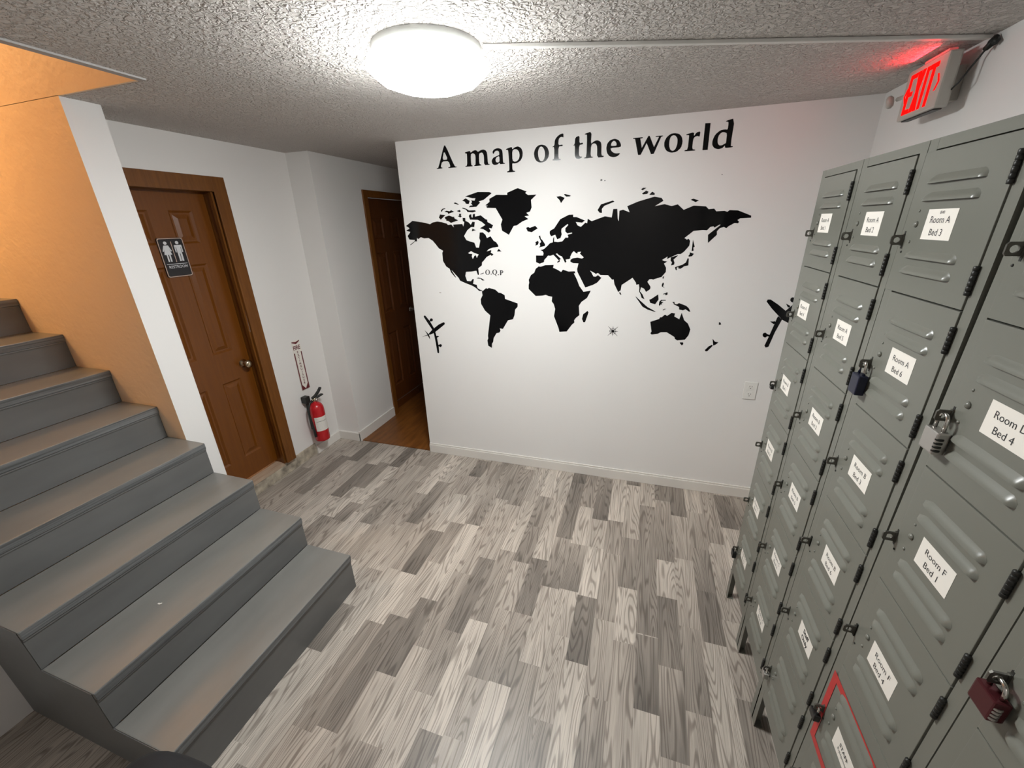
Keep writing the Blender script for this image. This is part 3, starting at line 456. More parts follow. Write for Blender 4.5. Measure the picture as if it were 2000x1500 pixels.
WORLD={'north_america':[[[(-2245,1883),(-2188,1916),(-2150,1910),(-2097,1902),(-2050,1890),(-2028,1901),(-1992,1906),(-1956,1901),(-1918,1890),(-1911,1881),(-1885,1884),(-1867,1864),(-1871,1883),(-1801,1885),(-1795,1868),(-1785,1896),(-1796,1904),(-1796,1924),(-1776,1923),(-1776,1904),(-1754,1895),(-1738,1878),(-1725,1897),(-1707,1895),(-1713,1863),(-1737,1863),(-1766,1844),(-1794,1806),(-1778,1779),(-1752,1770),(-1719,1761),(-1708,1729),(-1687,1727),(-1674,1774),(-1681,1791),(-1675,1827),(-1652,1827),(-1634,1812),(-1624,1790),(-1597,1801),(-1576,1772),(-1558,1762),(-1544,1742),(-1543,1732),(-1586,1726),(-1613,1718),(-1631,1702),(-1598,1711),(-1595,1705),(-1601,1694),(-1580,1682),(-1596,1671),(-1601,1680),(-1633,1665),(-1659,1637),(-1669,1630),(-1672,1608),(-1701,1588),(-1698,1543),(-1707,1543),(-1716,1571),(-1758,1565),(-1797,1563),(-1805,1535),(-1794,1499),(-1763,1497),(-1751,1512),(-1739,1513),(-1748,1479),(-1720,1472),(-1715,1449),(-1694,1437),(-1674,1433),(-1689,1428),(-1705,1429),(-1721,1444),(-1737,1456),(-1765,1469),(-1787,1476),(-1820,1488),(-1850,1501),(-1858,1519),(-1913,1577),(-1909,1570),(-1879,1524),(-1886,1524),(-1916,1558),(-1926,1585),(-1951,1600),(-1973,1638),(-1974,1695),(-1965,1709),(-1998,1727),(-2020,1755),(-2042,1780),(-2073,1798),(-2106,1796),(-2134,1804),(-2156,1792),(-2166,1801),(-2169,1776),(-2182,1777),(-2225,1751),(-2227,1755),(-2188,1778),(-2186,1787),(-2230,1790),(-2241,1815),(-2220,1835),(-2215,1842),(-2243,1850),(-2245,1855),(-2220,1863),(-2222,1870)],[(-1771,1693),(-1748,1705),(-1730,1695),(-1692,1682),(-1698,1674),(-1707,1658),(-1715,1679),(-1725,1672),(-1738,1651),(-1745,1669),(-1740,1686),(-1765,1688)]]],'arctic_islands':[[[(-1728,1853),(-1702,1843),(-1734,1835)]],[[(-1743,1943),(-1730,1945),(-1729,1927),(-1722,1923),(-1718,1944),(-1703,1947),(-1703,1929),(-1661,1936),(-1629,1911),(-1616,1907),(-1615,1893),(-1575,1871),(-1586,1851),(-1606,1855),(-1594,1835),(-1609,1824),(-1644,1846),(-1673,1854),(-1631,1874),(-1656,1894),(-1685,1908),(-1742,1911),(-1749,1934)]],[[(-1931,1933),(-1897,1942),(-1865,1931),(-1861,1936),(-1856,1921),(-1830,1909),(-1886,1894),(-1908,1908),(-1922,1908),(-1919,1916),(-1927,1920)]],[[(-1965,1951),(-1924,1946),(-1963,1917),(-1976,1931)]],[[(-1957,1973),(-1944,1987),(-1920,1989),(-1922,1985),(-1940,1981),(-1950,1967)]],[[(-1930,1966),(-1914,1974),(-1891,1969),(-1878,1976),(-1856,1965),(-1902,1953),(-1907,1963)]],[[(-1838,1969),(-1813,1975),(-1806,1967),(-1814,1960)]],[[(-1821,1951),(-1804,1950),(-1808,1939),(-1801,1934),(-1813,1926),(-1833,1937),(-1820,1939)]],[[(-1797,1984),(-1789,1988),(-1763,1980),(-1745,1969),(-1700,1969),(-1695,1961),(-1720,1956),(-1757,1960),(-1767,1975)]],[[(-1853,2020),(-1843,2023),(-1818,2012),(-1820,2007),(-1852,2016)]],[[(-1791,2032),(-1764,2045),(-1735,2028),(-1744,2009),(-1765,2012),(-1771,2024)]],[[(-1767,2057),(-1674,2080),(-1591,2076),(-1576,2068),(-1633,2031),(-1671,2022),(-1660,2015),(-1689,1990),(-1745,1989),(-1735,1999),(-1717,2000),(-1727,2013),(-1719,2021),(-1726,2032),(-1700,2028),(-1693,2043),(-1717,2044)]]],'atlantic_islands':[[[(-1541,1718),(-1521,1701),(-1555,1701),(-1549,1710)]],[[(-1719,1518),(-1705,1524),(-1678,1518),(-1657,1505),(-1673,1503),(-1689,1516)]],[[(-1343,1849),(-1329,1854),(-1317,1848),(-1281,1860),(-1264,1844),(-1305,1821),(-1333,1827)]],[[(-1142,2028),(-1116,2031),(-1088,2019),(-1111,1990),(-1121,2008)]],[[(-1094,2038),(-1087,2042),(-1050,2031),(-1055,2026),(-1079,2026)]]],'greenland':[[[(-1625,1996),(-1593,2017),(-1594,2035),(-1544,2057),(-1468,2053),(-1468,2066),(-1396,2090),(-1336,2067),(-1346,2059),(-1327,2046),(-1271,2046),(-1308,2016),(-1304,1971),(-1316,1947),(-1340,1941),(-1322,1924),(-1352,1920),(-1327,1903),(-1368,1889),(-1409,1865),(-1429,1863),(-1464,1808),(-1512,1835),(-1519,1875),(-1507,1904),(-1552,1977),(-1614,1981),(-1619,1989),(-1605,1993)]]],'south_america':[[[(-1675,1429),(-1648,1451),(-1641,1445),(-1626,1452),(-1578,1440),(-1554,1419),(-1535,1417),(-1509,1402),(-1507,1376),(-1413,1346),(-1414,1322),(-1433,1301),(-1439,1259),(-1451,1230),(-1490,1220),(-1531,1154),(-1556,1158),(-1550,1140),(-1560,1125),(-1583,1119),(-1608,1079),(-1612,1050),(-1623,1036),(-1625,1002),(-1654,1017),(-1659,1059),(-1651,1076),(-1653,1096),(-1626,1252),(-1666,1286),(-1694,1335),(-1695,1369),(-1679,1398),(-1683,1428)]]],'eurasia':[[[(-1183,1823),(-1174,1831),(-1154,1840),(-1115,1895),(-1059,1920),(-1032,1920),(-1031,1906),(-1010,1905),(-956,1883),(-974,1871),(-1014,1876),(-1001,1855),(-980,1846),(-952,1871),(-941,1866),(-939,1893),(-913,1878),(-833,1904),(-791,1896),(-785,1944),(-761,1944),(-754,1887),(-747,1873),(-747,1933),(-726,1938),(-701,1928),(-686,1922),(-703,1957),(-641,1980),(-550,2003),(-508,1994),(-497,1978),(-543,1951),(-489,1960),(-448,1948),(-415,1956),(-379,1925),(-326,1946),(-260,1939),(-244,1924),(-215,1926),(-202,1911),(-159,1912),(-143,1906),(-134,1915),(-89,1912),(-17,1882),(-16,1871),(-72,1869),(-84,1861),(-74,1851),(-78,1843),(-97,1845),(-126,1828),(-135,1818),(-149,1825),(-170,1819),(-183,1802),(-180,1783),(-222,1738),(-228,1784),(-168,1837),(-173,1839),(-199,1823),(-205,1830),(-221,1827),(-237,1809),(-262,1811),(-310,1807),(-356,1768),(-341,1759),(-332,1764),(-322,1752),(-323,1724),(-348,1690),(-366,1676),(-383,1676),(-408,1664),(-442,1647),(-439,1662),(-469,1642),(-457,1635),(-438,1633),(-456,1620),(-441,1595),(-440,1569),(-462,1539),(-498,1527),(-510,1522),(-520,1525),(-534,1523),(-544,1508),(-522,1477),(-523,1462),(-546,1444),(-561,1465),(-580,1473),(-584,1447),(-567,1428),(-551,1396),(-571,1406),(-579,1429),(-589,1445),(-590,1468),(-595,1492),(-610,1488),(-615,1503),(-637,1532),(-702,1486),(-706,1451),(-721,1440),(-748,1490),(-755,1521),(-765,1519),(-792,1547),(-842,1548),(-858,1561),(-872,1555),(-884,1563),(-871,1556),(-911,1576),(-901,1564),(-886,1538),(-871,1537),(-858,1547),(-860,1548),(-834,1530),(-861,1498),(-881,1488),(-862,1498),(-889,1483),(-937,1466),(-993,1567),(-996,1585),(-988,1621),(-1023,1623),(-1043,1633),(-1041,1645),(-1027,1654),(-995,1658),(-966,1652),(-954,1659),(-981,1683),(-973,1695),(-996,1693),(-997,1683),(-1007,1687),(-1021,1699),(-1032,1688),(-1045,1661),(-1042,1654),(-1052,1649),(-1074,1646),(-1068,1633),(-1077,1625),(-1098,1665),(-1119,1674),(-1132,1686),(-1141,1682),(-1104,1649),(-1115,1646),(-1112,1633),(-1129,1626),(-1131,1631),(-1119,1640),(-1126,1647),(-1157,1677),(-1178,1670),(-1193,1672),(-1206,1657),(-1219,1644),(-1221,1630),(-1251,1619),(-1276,1630),(-1276,1673),(-1227,1672),(-1224,1688),(-1230,1700),(-1246,1708),(-1227,1711),(-1215,1719),(-1193,1738),(-1182,1750),(-1162,1755),(-1160,1779),(-1153,1790),(-1153,1760),(-1127,1756),(-1098,1761),(-1077,1784),(-1063,1782),(-1059,1787),(-1065,1800),(-1035,1808),(-1037,1813),(-1067,1809),(-1080,1821),(-1080,1840),(-1061,1860),(-1067,1865),(-1105,1838),(-1107,1821),(-1103,1804),(-1111,1781),(-1133,1774),(-1146,1802),(-1173,1793),(-1183,1808)]]],'european_islands':[[[(-1257,1796),(-1247,1799),(-1243,1780),(-1232,1770),(-1214,1744),(-1215,1733),(-1257,1724),(-1247,1734),(-1251,1749),(-1240,1759),(-1251,1780)]],[[(-1281,1758),(-1262,1767),(-1257,1758),(-1262,1742),(-1281,1736),(-1277,1748)]],[[(-880,1941),(-861,1973),(-790,1992),(-780,1985),(-840,1964),(-854,1947),(-852,1924),(-866,1925)]]],'asian_islands':[[[(-631,2046),(-619,2054),(-600,2053),(-620,2040)]],[[(-623,2023),(-600,2038),(-586,2031),(-592,2020),(-616,2018)]],[[(-581,2014),(-565,2031),(-550,2021),(-550,2012)]],[[(-348,1978),(-334,1983),(-302,1972),(-320,1964)]],[[(-307,1758),(-292,1718),(-299,1713),(-295,1695),(-306,1693)]],[[(-315,1686),(-291,1677),(-300,1663),(-317,1660),(-321,1665),(-315,1674)]],[[(-323,1652),(-316,1649),(-314,1609),(-338,1604),(-344,1598),(-357,1589),(-370,1591),(-369,1600),(-379,1596),(-377,1580),(-383,1581),(-390,1598),(-373,1605),(-349,1613),(-330,1627)]],[[(-420,1657),(-381,1669),(-382,1665),(-403,1644),(-395,1624),(-397,1613),(-414,1609),(-410,1627),(-420,1638)]],[[(-715,1437),(-707,1439),(-698,1423),(-708,1424)]]],'africa':[[[(-1329,1512),(-1313,1544),(-1289,1560),(-1279,1586),(-1258,1602),(-1243,1600),(-1213,1610),(-1154,1612),(-1158,1593),(-1133,1583),(-1102,1566),(-1091,1581),(-1052,1569),(-1011,1571),(-1006,1557),(-1017,1558),(-995,1518),(-977,1475),(-948,1437),(-899,1445),(-923,1396),(-959,1369),(-976,1341),(-970,1277),(-992,1259),(-1005,1241),(-1003,1223),(-1018,1211),(-1055,1158),(-1108,1153),(-1114,1179),(-1148,1264),(-1140,1315),(-1151,1349),(-1165,1367),(-1162,1399),(-1187,1403),(-1208,1411),(-1231,1405),(-1280,1402),(-1330,1449),(-1330,1477),(-1326,1492)]],[[(-944,1285),(-915,1309),(-908,1298),(-929,1230),(-941,1229),(-951,1252)]]],'southeast_asian_islands':[[[(-610,1413),(-604,1411),(-571,1382),(-529,1347),(-475,1319),(-480,1317),(-524,1329),(-560,1348),(-586,1382)]],[[(-522,1395),(-511,1399),(-471,1430),(-465,1397),(-483,1366),(-515,1375)]],[[(-460,1361),(-459,1383),(-449,1396),(-421,1396),(-421,1391),(-445,1390),(-448,1383),(-434,1382),(-445,1371),(-438,1360),(-448,1367),(-454,1357)]],[[(-456,1537),(-446,1546),(-450,1526),(-454,1530)]],[[(-451,1503),(-444,1503),(-444,1488),(-448,1482),(-434,1469),(-454,1480),(-455,1490)]],[[(-442,1434),(-428,1438),(-417,1446),(-414,1431),(-424,1424),(-429,1432),(-442,1431)]],[[(-433,1330),(-426,1338),(-412,1339),(-422,1334),(-431,1327)]],[[(-382,1383),(-368,1385),(-365,1372),(-352,1370),(-340,1378),(-296,1362),(-280,1349),(-266,1326),(-275,1325),(-297,1340),(-311,1332),(-335,1337),(-337,1353),(-355,1362),(-370,1368),(-373,1377)]]],'australia':[[[(-502,1250),(-449,1271),(-443,1283),(-435,1282),(-416,1301),(-402,1293),(-377,1314),(-356,1311),(-358,1291),(-326,1274),(-317,1316),(-296,1269),(-271,1248),(-252,1210),(-258,1171),(-276,1141),(-322,1133),(-337,1142),(-342,1155),(-393,1185),(-429,1183),(-447,1172),(-485,1164),(-494,1172),(-488,1185)]],[[(-306,1121),(-285,1122),(-282,1110),(-290,1101),(-301,1111)]]],'pacific_islands':[[[(-113,1156),(-96,1137),(-75,1134),(-90,1118),(-103,1111)]],[[(-148,1078),(-130,1103),(-111,1116),(-105,1109),(-133,1071),(-143,1070)]],[[(-92,1262),(-86,1266),(-77,1251),(-90,1247)]]]}
PLANES={'left':{'wing':[[[(-2181,1224),(-2172,1232),(-2164,1228),(-2134,1191),(-2125,1176),(-2103,1136),(-2093,1102),(-2084,1060),(-2076,985),(-2077,936),(-2084,929),(-2093,935),(-2099,1019),(-2108,1091),(-2120,1123),(-2148,1166),(-2180,1218)]]],'fuselage':[[[(-2159,1081),(-2121,1118),(-2097,1136),(-2057,1165),(-2013,1185),(-2003,1179),(-2007,1167),(-2038,1144),(-2090,1106),(-2113,1091),(-2144,1078)]]],'tail':[[[(-2186,1113),(-2157,1086),(-2148,1069),(-2147,1040),(-2164,1071),(-2166,1081)]],[[(-2218,1055),(-2174,1075),(-2157,1081),(-2161,1073),(-2186,1066)]]],'engine':[[[(-2104,1199),(-2106,1194),(-2110,1189),(-2116,1187),(-2122,1187),(-2127,1189),(-2130,1193),(-2131,1198),(-2129,1203),(-2125,1208),(-2119,1210),(-2113,1211),(-2108,1208),(-2105,1204)]],[[(-2136,1192),(-2125,1198),(-2121,1191),(-2129,1184)]],[[(-2047,995),(-2049,990),(-2053,986),(-2058,983),(-2064,983),(-2069,985),(-2072,989),(-2073,994),(-2071,999),(-2067,1004),(-2062,1006),(-2056,1007),(-2051,1005),(-2048,1001)]],[[(-2084,998),(-2063,1002),(-2065,988),(-2085,988)]],[[(-2091,1070),(-2077,1073),(-2063,1068),(-2081,1059),(-2090,1057)]]]},'right':{'fuselage':[[[(148,1400),(151,1412),(167,1413),(212,1384),(263,1344),(282,1325),(290,1281),(286,1275),(249,1294),(225,1318),(183,1359)]]],'wing':[[[(226,1315),(249,1294),(227,1217),(209,1122),(194,1116),(186,1127),(198,1182),(214,1262),(221,1303)]],[[(258,1349),(283,1379),(300,1403),(308,1400),(296,1360),(275,1325)]]],'engine':[[[(189,1196),(189,1189),(187,1184),(182,1180),(176,1180),(171,1183),(166,1188),(164,1194),(164,1201),(166,1206),(171,1209),(177,1210),(182,1207),(187,1202)]],[[(186,1202),(205,1196),(204,1186),(189,1188)]],[[(188,1281),(207,1281),(214,1284),(220,1270),(210,1265)]],[[(295,1414),(295,1408),(292,1402),(288,1399),(282,1399),(276,1402),(271,1407),(269,1414),(269,1420),(271,1425),(276,1428),(282,1428),(287,1426),(292,1421)]],[[(251,1391),(275,1379),(275,1369),(265,1369)]]]}}
OQP={'letter_o':[[[(-1612.9,1561.2),(-1614.3,1554.8),(-1617.7,1549.2),(-1622.8,1545.0),(-1628.8,1542.8),(-1635.1,1542.7),(-1640.9,1544.9),(-1645.5,1549.0),(-1648.3,1554.6),(-1649.1,1561.0),(-1647.6,1567.3),(-1644.2,1572.9),(-1639.1,1577.0),(-1633.1,1579.3),(-1626.9,1579.3),(-1621.1,1577.1),(-1616.5,1573.0),(-1613.7,1567.5)],[(-1621.2,1560.7),(-1622.1,1555.3),(-1624.0,1550.5),(-1626.8,1547.0),(-1630.1,1545.1),(-1633.5,1545.0),(-1636.6,1546.9),(-1639.0,1550.4),(-1640.5,1555.2),(-1640.8,1560.6),(-1639.9,1566.0),(-1637.9,1570.8),(-1635.2,1574.3),(-1631.9,1576.2),(-1628.5,1576.2),(-1625.4,1574.4),(-1623.0,1570.9),(-1621.5,1566.1)]]],'letter_q':[[[(-1558.7,1562.7),(-1560.1,1556.6),(-1563.6,1551.2),(-1568.8,1547.2),(-1575.0,1545.0),(-1581.6,1545.0),(-1587.6,1547.0),(-1592.5,1551.0),(-1595.5,1556.4),(-1596.3,1562.5),(-1594.9,1568.6),(-1591.4,1574.0),(-1586.2,1577.9),(-1579.9,1580.1),(-1573.4,1580.1),(-1567.4,1578.0),(-1562.6,1574.1),(-1559.6,1568.8)],[(-1567.8,1562.6),(-1568.6,1557.7),(-1570.5,1553.3),(-1573.2,1550.0),(-1576.4,1548.3),(-1579.8,1548.2),(-1582.9,1550.0),(-1585.3,1553.2),(-1586.8,1557.6),(-1587.2,1562.5),(-1586.4,1567.5),(-1584.5,1571.9),(-1581.7,1575.1),(-1578.5,1576.8),(-1575.2,1576.8),(-1572.1,1575.1),(-1569.7,1571.9),(-1568.2,1567.6)]],[[(-1581.5,1548.0),(-1572.1,1546.8),(-1561.9,1534.0),(-1569.9,1535.7)]]],'letter_p':[[[(-1540.1,1575.2),(-1528.1,1575.9),(-1528.8,1542.2),(-1538.8,1540.9),(-1536.9,1571.6)]],[[(-1528.1,1575.3),(-1517.6,1573.5),(-1512.3,1566.2),(-1515.5,1558.3),(-1523.6,1554.5),(-1528.9,1556.3)],[(-1527.6,1572.2),(-1521.7,1570.4),(-1520.3,1565.6),(-1522.1,1560.1),(-1528.1,1558.8)]]],'dot':[[[(-1600.1,1548.3),(-1601.1,1546.2),(-1603.3,1544.9),(-1606.0,1544.9),(-1608.1,1546.2),(-1608.8,1548.2),(-1607.9,1550.2),(-1605.6,1551.5),(-1603.0,1551.5),(-1600.9,1550.3)]],[[(-1546.8,1544.6),(-1547.8,1542.5),(-1549.9,1541.3),(-1552.6,1541.2),(-1554.7,1542.5),(-1555.4,1544.5),(-1554.5,1546.5),(-1552.3,1547.8),(-1549.7,1547.8),(-1547.6,1546.6)]]],'dash':[[[(-1688.5,1547.9),(-1662.5,1558.6),(-1659.3,1553.9),(-1684.6,1544.6)]]]}

n_ = V((-.0084, 1, 0)).normalized(); FW_ = (V((0, YB, 0)), V((1, .0084, 0)), V((0, 0, 1)), -n_)
def decal(loops, fr=FW_, c=.0006, m=M['vinyl'], mb=None):
    mb = mb or MB(); return mb.poly([[(a/1000, b/1000) for a, b in l] for l in loops], fr, .0001, c, m)
def round_loop(l, n=1):
    for _ in range(n):
        o = []
        for i in range(len(l)):
            a, b = l[i], l[(i+1) % len(l)]; o += [(a[0]*.8+b[0]*.2, a[1]*.8+b[1]*.2), (a[0]*.2+b[0]*.8, a[1]*.2+b[1]*.8)]
        l = o
    return l
tt = thing('wall_lettering', 'large black serif lettering reading A map of the world high on the white wall', 'lettering', (-1.07, YB, 2.2))
for k, lo in TITLE.items():
    if k not in ('l', 'w'): lo = [round_loop(x) for x in lo]
    part('letter_'+k[0].lower(), decal(lo), tt)
wm = thing('world_map_decal', 'black vinyl world map covering the middle of the white wall', 'decal', (-1.1, YB, 1.2))
for k, ps in WORLD.items():
    mb = MB()
    if 'islands' in k:
        for lo in ps: part(k[:-1], decal(lo), wm)
    else:
        for i, lo in enumerate(ps): part(k if i == 0 else 'island', decal(lo), wm)
for side, lab, loc in (('left', 'black airplane decal at the left edge of the white wall below the map', (-2.1, YB, 1.0)), ('right', 'black airplane decal partly hidden by the lockers', (.22, YB, 1.15))):
    pl = thing('airplane_decal', lab, 'decal', loc, 'airplane decals either side of the map')
    for j, (k, ps) in enumerate(PLANES[side].items()):
        grp = [[lo] for lo in ps]
        if k == 'engine': grp = [[ps[0], ps[1]], [ps[2], ps[3]], [ps[4]]] if side == 'left' else [[ps[0], ps[1]], [ps[2]], [ps[3]], [ps[4]]]
        for i, g in enumerate(grp):
            mb = MB()
            for q, lo in enumerate(g): decal(lo, c=.0006+.0001*j+.00003*(i+q), mb=mb)
            part(k, mb, pl)
oq = thing('initials_decal', 'small O.Q.P initials with a dash beside the Florida tip of the map', 'lettering', (-1.75, YB, 1.5))
for k, ps in OQP.items():
    mb = MB()
    if k == 'dot':
        for lo in ps: part(k, decal(lo, c=.0005, m=M['thinvinyl']), oq)
        continue
    for lo in ps: decal(lo, c=.0005, m=M['thinvinyl'], mb=mb)
    part(k, mb, oq)
cp = MB(); cx, cz = -.738, 1.175
for k in range(8):
    an = k*math.pi/4; L_ = (.034 if k % 2 == 0 else .046)*(.75 if k == 4 else 1); dx, dz = math.cos(an), math.sin(an)
    P = lambda r, t: ((cx+dx*r-dz*t), (cz+dz*r+dx*t))
    cp.poly([[P(.004, -.0032), P(L_, -.0008), P(L_, .0008), P(.004, .0032)]], FW_, .0001, .0005+.00002*k, M['thinvinyl'])
    cp.poly([[P(.0185, -.0028), P(.0235, -.001), P(.0235, .001), P(.0185, .0028)]], FW_, .0001, .0007, M['vinyl'])
cir = lambda r, n=28: [(cx+r*math.cos(2*math.pi*i/n), cz+r*math.sin(2*math.pi*i/n)) for i in range(n)]
cp.poly([cir(.0215), cir(.0195)], FW_, .0001, .0006, M['thinvinyl']); cp.poly([cir(.0085)], FW_, .0001, .0008, M['vinyl'])
solo('compass_decal', cp, 'small black ship wheel compass decal between Africa and Australia', 'decal')
# outlet
ot = thing('wall_outlet', 'white double power outlet low on the white wall beside the lockers', 'outlet', (.157, YB, .76))
FO = (V((.157, yb(.157), .822)), V((1, .0084, 0)), V((0, 0, 1)), -n_)
part('plate', MB().box((.157-.037, yb(.157)-.006, .762), (.157+.037, yb(.157), .882), M['plastic'], .002), ot)
for s in (-1, 1):
    r = MB(); hh = .019
    r.poly([[(-.0165, s*.026-.012), (-.011, s*.026-hh+.001), (.011, s*.026-hh+.001), (.0165, s*.026-.012), (.0165, s*.026+.012), (.011, s*.026+hh-.001), (-.011, s*.026+hh-.001), (-.0165, s*.026+.012)]], FO, .0055, .0075, M['plastic'])
    for a, b in ((-.0065, .004), (.0065, .004)): r.poly([[(a-.0013, s*.026+b-.004), (a+.0013, s*.026+b-.004), (a+.0013, s*.026+b+.004), (a-.0013, s*.026+b+.004)]], FO, .0074, .0078, M['dark'])
    r.poly([[(.0028*math.cos(t), s*.026-.009+.0028*math.sin(t)) for t in [i*math.pi/5 for i in range(10)]]], FO, .0074, .0078, M['dark'])
    part('socket', r, ot)
# nail holes and scuffs in the paint
sf = MB()
for x, z, r in ((-1.70, 2.06, .004), (-.865, 2.108, .007), (-.845, 2.104, .004), (-.20, 2.10, .003), (-2.02, 1.41, .006)):
    sf.poly([[(x+r*random.uniform(.7, 1.2)*math.cos(t)*(1.6 if z < 1.5 else 1), z+r*random.uniform(.6, 1.1)*math.sin(t)*(.5 if z < 1.5 else 1)) for t in [i*math.pi/4 for i in range(8)]]], FW_, .0001, .0003, M['thinvinyl'] if z > 1.5 else M['raw'])
struct('trim_5', sf)

# ------------------------------------------------------------------ restroom sign on the door
rs = thing('restroom_sign', 'black RESTROOM sign with woman and man symbols on the brown door', 'sign', (-3.30, -.032, 1.626))
FS = FRX(-3.302, -.032, 1.74)
def rr(w_, h_, r, n=5):
    o = []
    for sx, sy, a0 in ((1, 1, 0), (-1, 1, 90), (-1, -1, 180), (1, -1, 270)):
        for i in range(n+1):
            t = math.radians(a0+90*i/n); o.append((sx*(w_/2-r)+r*math.cos(t), sy*(h_/2-r)+r*math.sin(t)))
    return o
part('plate', MB().poly([rr(.150, .226, .013)], FS, .0, .006, M['sign']), rs)
part('border', MB().poly([rr(.146, .222, .012), rr(.138, .214, .010)], FS, .0055, .0065, M['tan']), rs, 'tan raised border line')
C_ = lambda x, y, r: [(x+r*math.cos(2*math.pi*i/14), y+r*math.sin(2*math.pi*i/14)) for i in range(14)]
wo = MB(); x = -.034
wo.poly([C_(x, .084, .0095)], FS, .0055, .0075, M['symbol'])
wo.poly([[(x-.013, .071), (x+.013, .071), (x+.026, .038), (x+.020, .036), (x+.012, .054), (x+.022, .018), (x+.011, .018), (x+.011, -.022), (x+.003, -.022), (x+.003, .018), (x-.003, .018), (x-.003, -.022), (x-.011, -.022), (x-.011, .018), (x-.022, .018), (x-.012, .054), (x-.020, .036), (x-.026, .038)]], FS, .0055, .0075, M['symbol'])
part('woman_symbol', wo, rs, 'white woman pictogram'); ma = MB(); x = .034
ma.poly([C_(x, .084, .0095)], FS, .0055, .0075, M['symbol'])
ma.poly([[(x-.020, .071), (x+.020, .071), (x+.022, .067), (x+.022, .029), (x+.016, .029), (x+.016, .058), (x+.0125, .058), (x+.0125, -.022), (x+.002, -.022), (x+.002, .022), (x-.002, .022), (x-.002, -.022), (x-.0125, -.022), (x-.0125, .058), (x-.016, .058), (x-.016, .029), (x-.022, .029), (x-.022, .067)]], FS, .0055, .0075, M['symbol'])
part('man_symbol', ma, rs, 'white man pictogram')
part('divider', MB().poly([[(-.002, -.026), (.002, -.026), (.002, .092), (-.002, .092)]], FS, .0055, .0072, M['tan']).poly([[(-.06, -.038), (.06, -.038), (.06, -.035), (-.06, -.035)]], FS, .0055, .0072, M['symbol']), rs)
part('lettering', MB().text('RESTROOM', FS, .003, -.052, .016, .108, .0062, M['symbol'], .01), rs, 'white word RESTROOM')

# ------------------------------------------------------------------ fire extinguisher and its sign
XF = -3.227
fs_ = thing('extinguisher_sign', 'narrow vertical FIRE EXTINGUISHER arrow sign above the red extinguisher', 'sign', (XF, .62, .62))
FE = FRX(XF+.0025, .625, .832); w2, h2 = .043, .212
part('plate', MB().poly([[(-w2, -h2), (w2, -h2), (w2, h2), (-w2, h2)]], FE, -.002, .001, M['paper']), fs_)
fb = MB(); t = .0105
fb.poly([[(-w2+.002, -h2+.04), (-w2+.002+t, -h2+.04), (-w2+.002+t, h2-.1), (-w2+.002, h2-.1)]], FE, .001, .0015, M['maroon']).poly([[(w2-.002-t, -h2+.04), (w2-.002, -h2+.04), (w2-.002, h2-.1), (w2-.002-t, h2-.1)]], FE, .001, .0015, M['maroon'])
fb.poly([[(-w2+.002, -h2+.002), (0, -h2+.006), (-w2+.002+t, -h2+.048), (-w2+.002, -h2+.048)]], FE, .001, .0016, M['maroon']).poly([[(w2-.002, -h2+.002), (w2-.002, -h2+.048), (w2-.002-t, -h2+.048), (0, -h2+.006)]], FE, .001, .0016, M['maroon'])
fb.poly([[(-w2+.002, -h2+.001), (w2-.002, -h2+.001), (w2-.002, -h2+.006), (-w2+.002, -h2+.006)]], FE, .001, .0014, M['maroon'])
fb.poly([[(-w2+.004, h2-.012), (0, h2-.03), (w2-.004, h2-.012), (w2-.004, h2-.004), (0, h2-.012), (-w2+.004, h2-.004)]], FE, .001, .0015, M['maroon'])
part('border', fb, fs_, 'dark red border ending in a down arrow')
fl_ = MB(); fl_.text('FIRE', FE, 0, h2-.058, .034, .07, .001, M['maroon'], .03)
for i, ch in enumerate('EXTINGUISHER'): fl_.text(ch, FE, 0, h2-.098-i*.0243, .0185, .02, .001, M['maroon'], .03)
part('lettering', fl_, fs_, 'dark red FIRE EXTINGUISHER lettering')
fx = thing('fire_extinguisher', 'red fire extinguisher hanging on the wall by the alcove corner', 'fire extinguisher', (-3.155, .60, .15))
c0 = V((-3.155, .618, .15)); body = MB()
body.lathe([(0, 0), (.05, .001), (.058, .006), (.060, .02), (.060, .29), (.057, .315), (.046, .338), (.03, .352), (.016, .358), (.014, .37)], c0, (0, 0, 1), M['red'], 36); part('cylinder', body, fx)
lb = MB(); vs = []; n = 18
for z in (.105, .235):
    for i in range(n+1): an = math.radians(-78+i*120/n); vs.append(c0+V((.0606*math.cos(an), .0606*math.sin(an), z)))
lb.add(vs, [(i, i+1, n+2+i, n+1+i) for i in range(n)], M['paper'], True)
for j in range(9):
    z = .122+j*.012
    for seg0, seg1 in ((2, 8), (9, 15)) if j % 3 else ((2, 15),):
        vs = []
        for zz in (z, z+.003):
            for i in range(seg0, seg1+1): an = math.radians(-78+i*120/n); vs.append(c0+V((.0609*math.cos(an), .0609*math.sin(an), zz)))
        k = seg1-seg0; lb.add(vs, [(i, i+1, k+2+i, k+1+i) for i in range(k)], M['symbol'] if j != 6 else M['ink'])
part('label_sticker', lb, fx, 'white instruction label')
part('valve', MB().lathe([(.014, 0), (.018, .004), (.018, .03), (.012, .034)], c0+V((0, 0, .364)), (0, 0, 1), M['brass'], 18).tube([c0+V((0, 0, .382)), c0+V((.0, -.03, .384))], .008, M['brass']).lathe([(.013, 0), (.013, .01)], c0+V((.018, 0, .382)), (1, 0, 0), M['silver'], 16), fx)
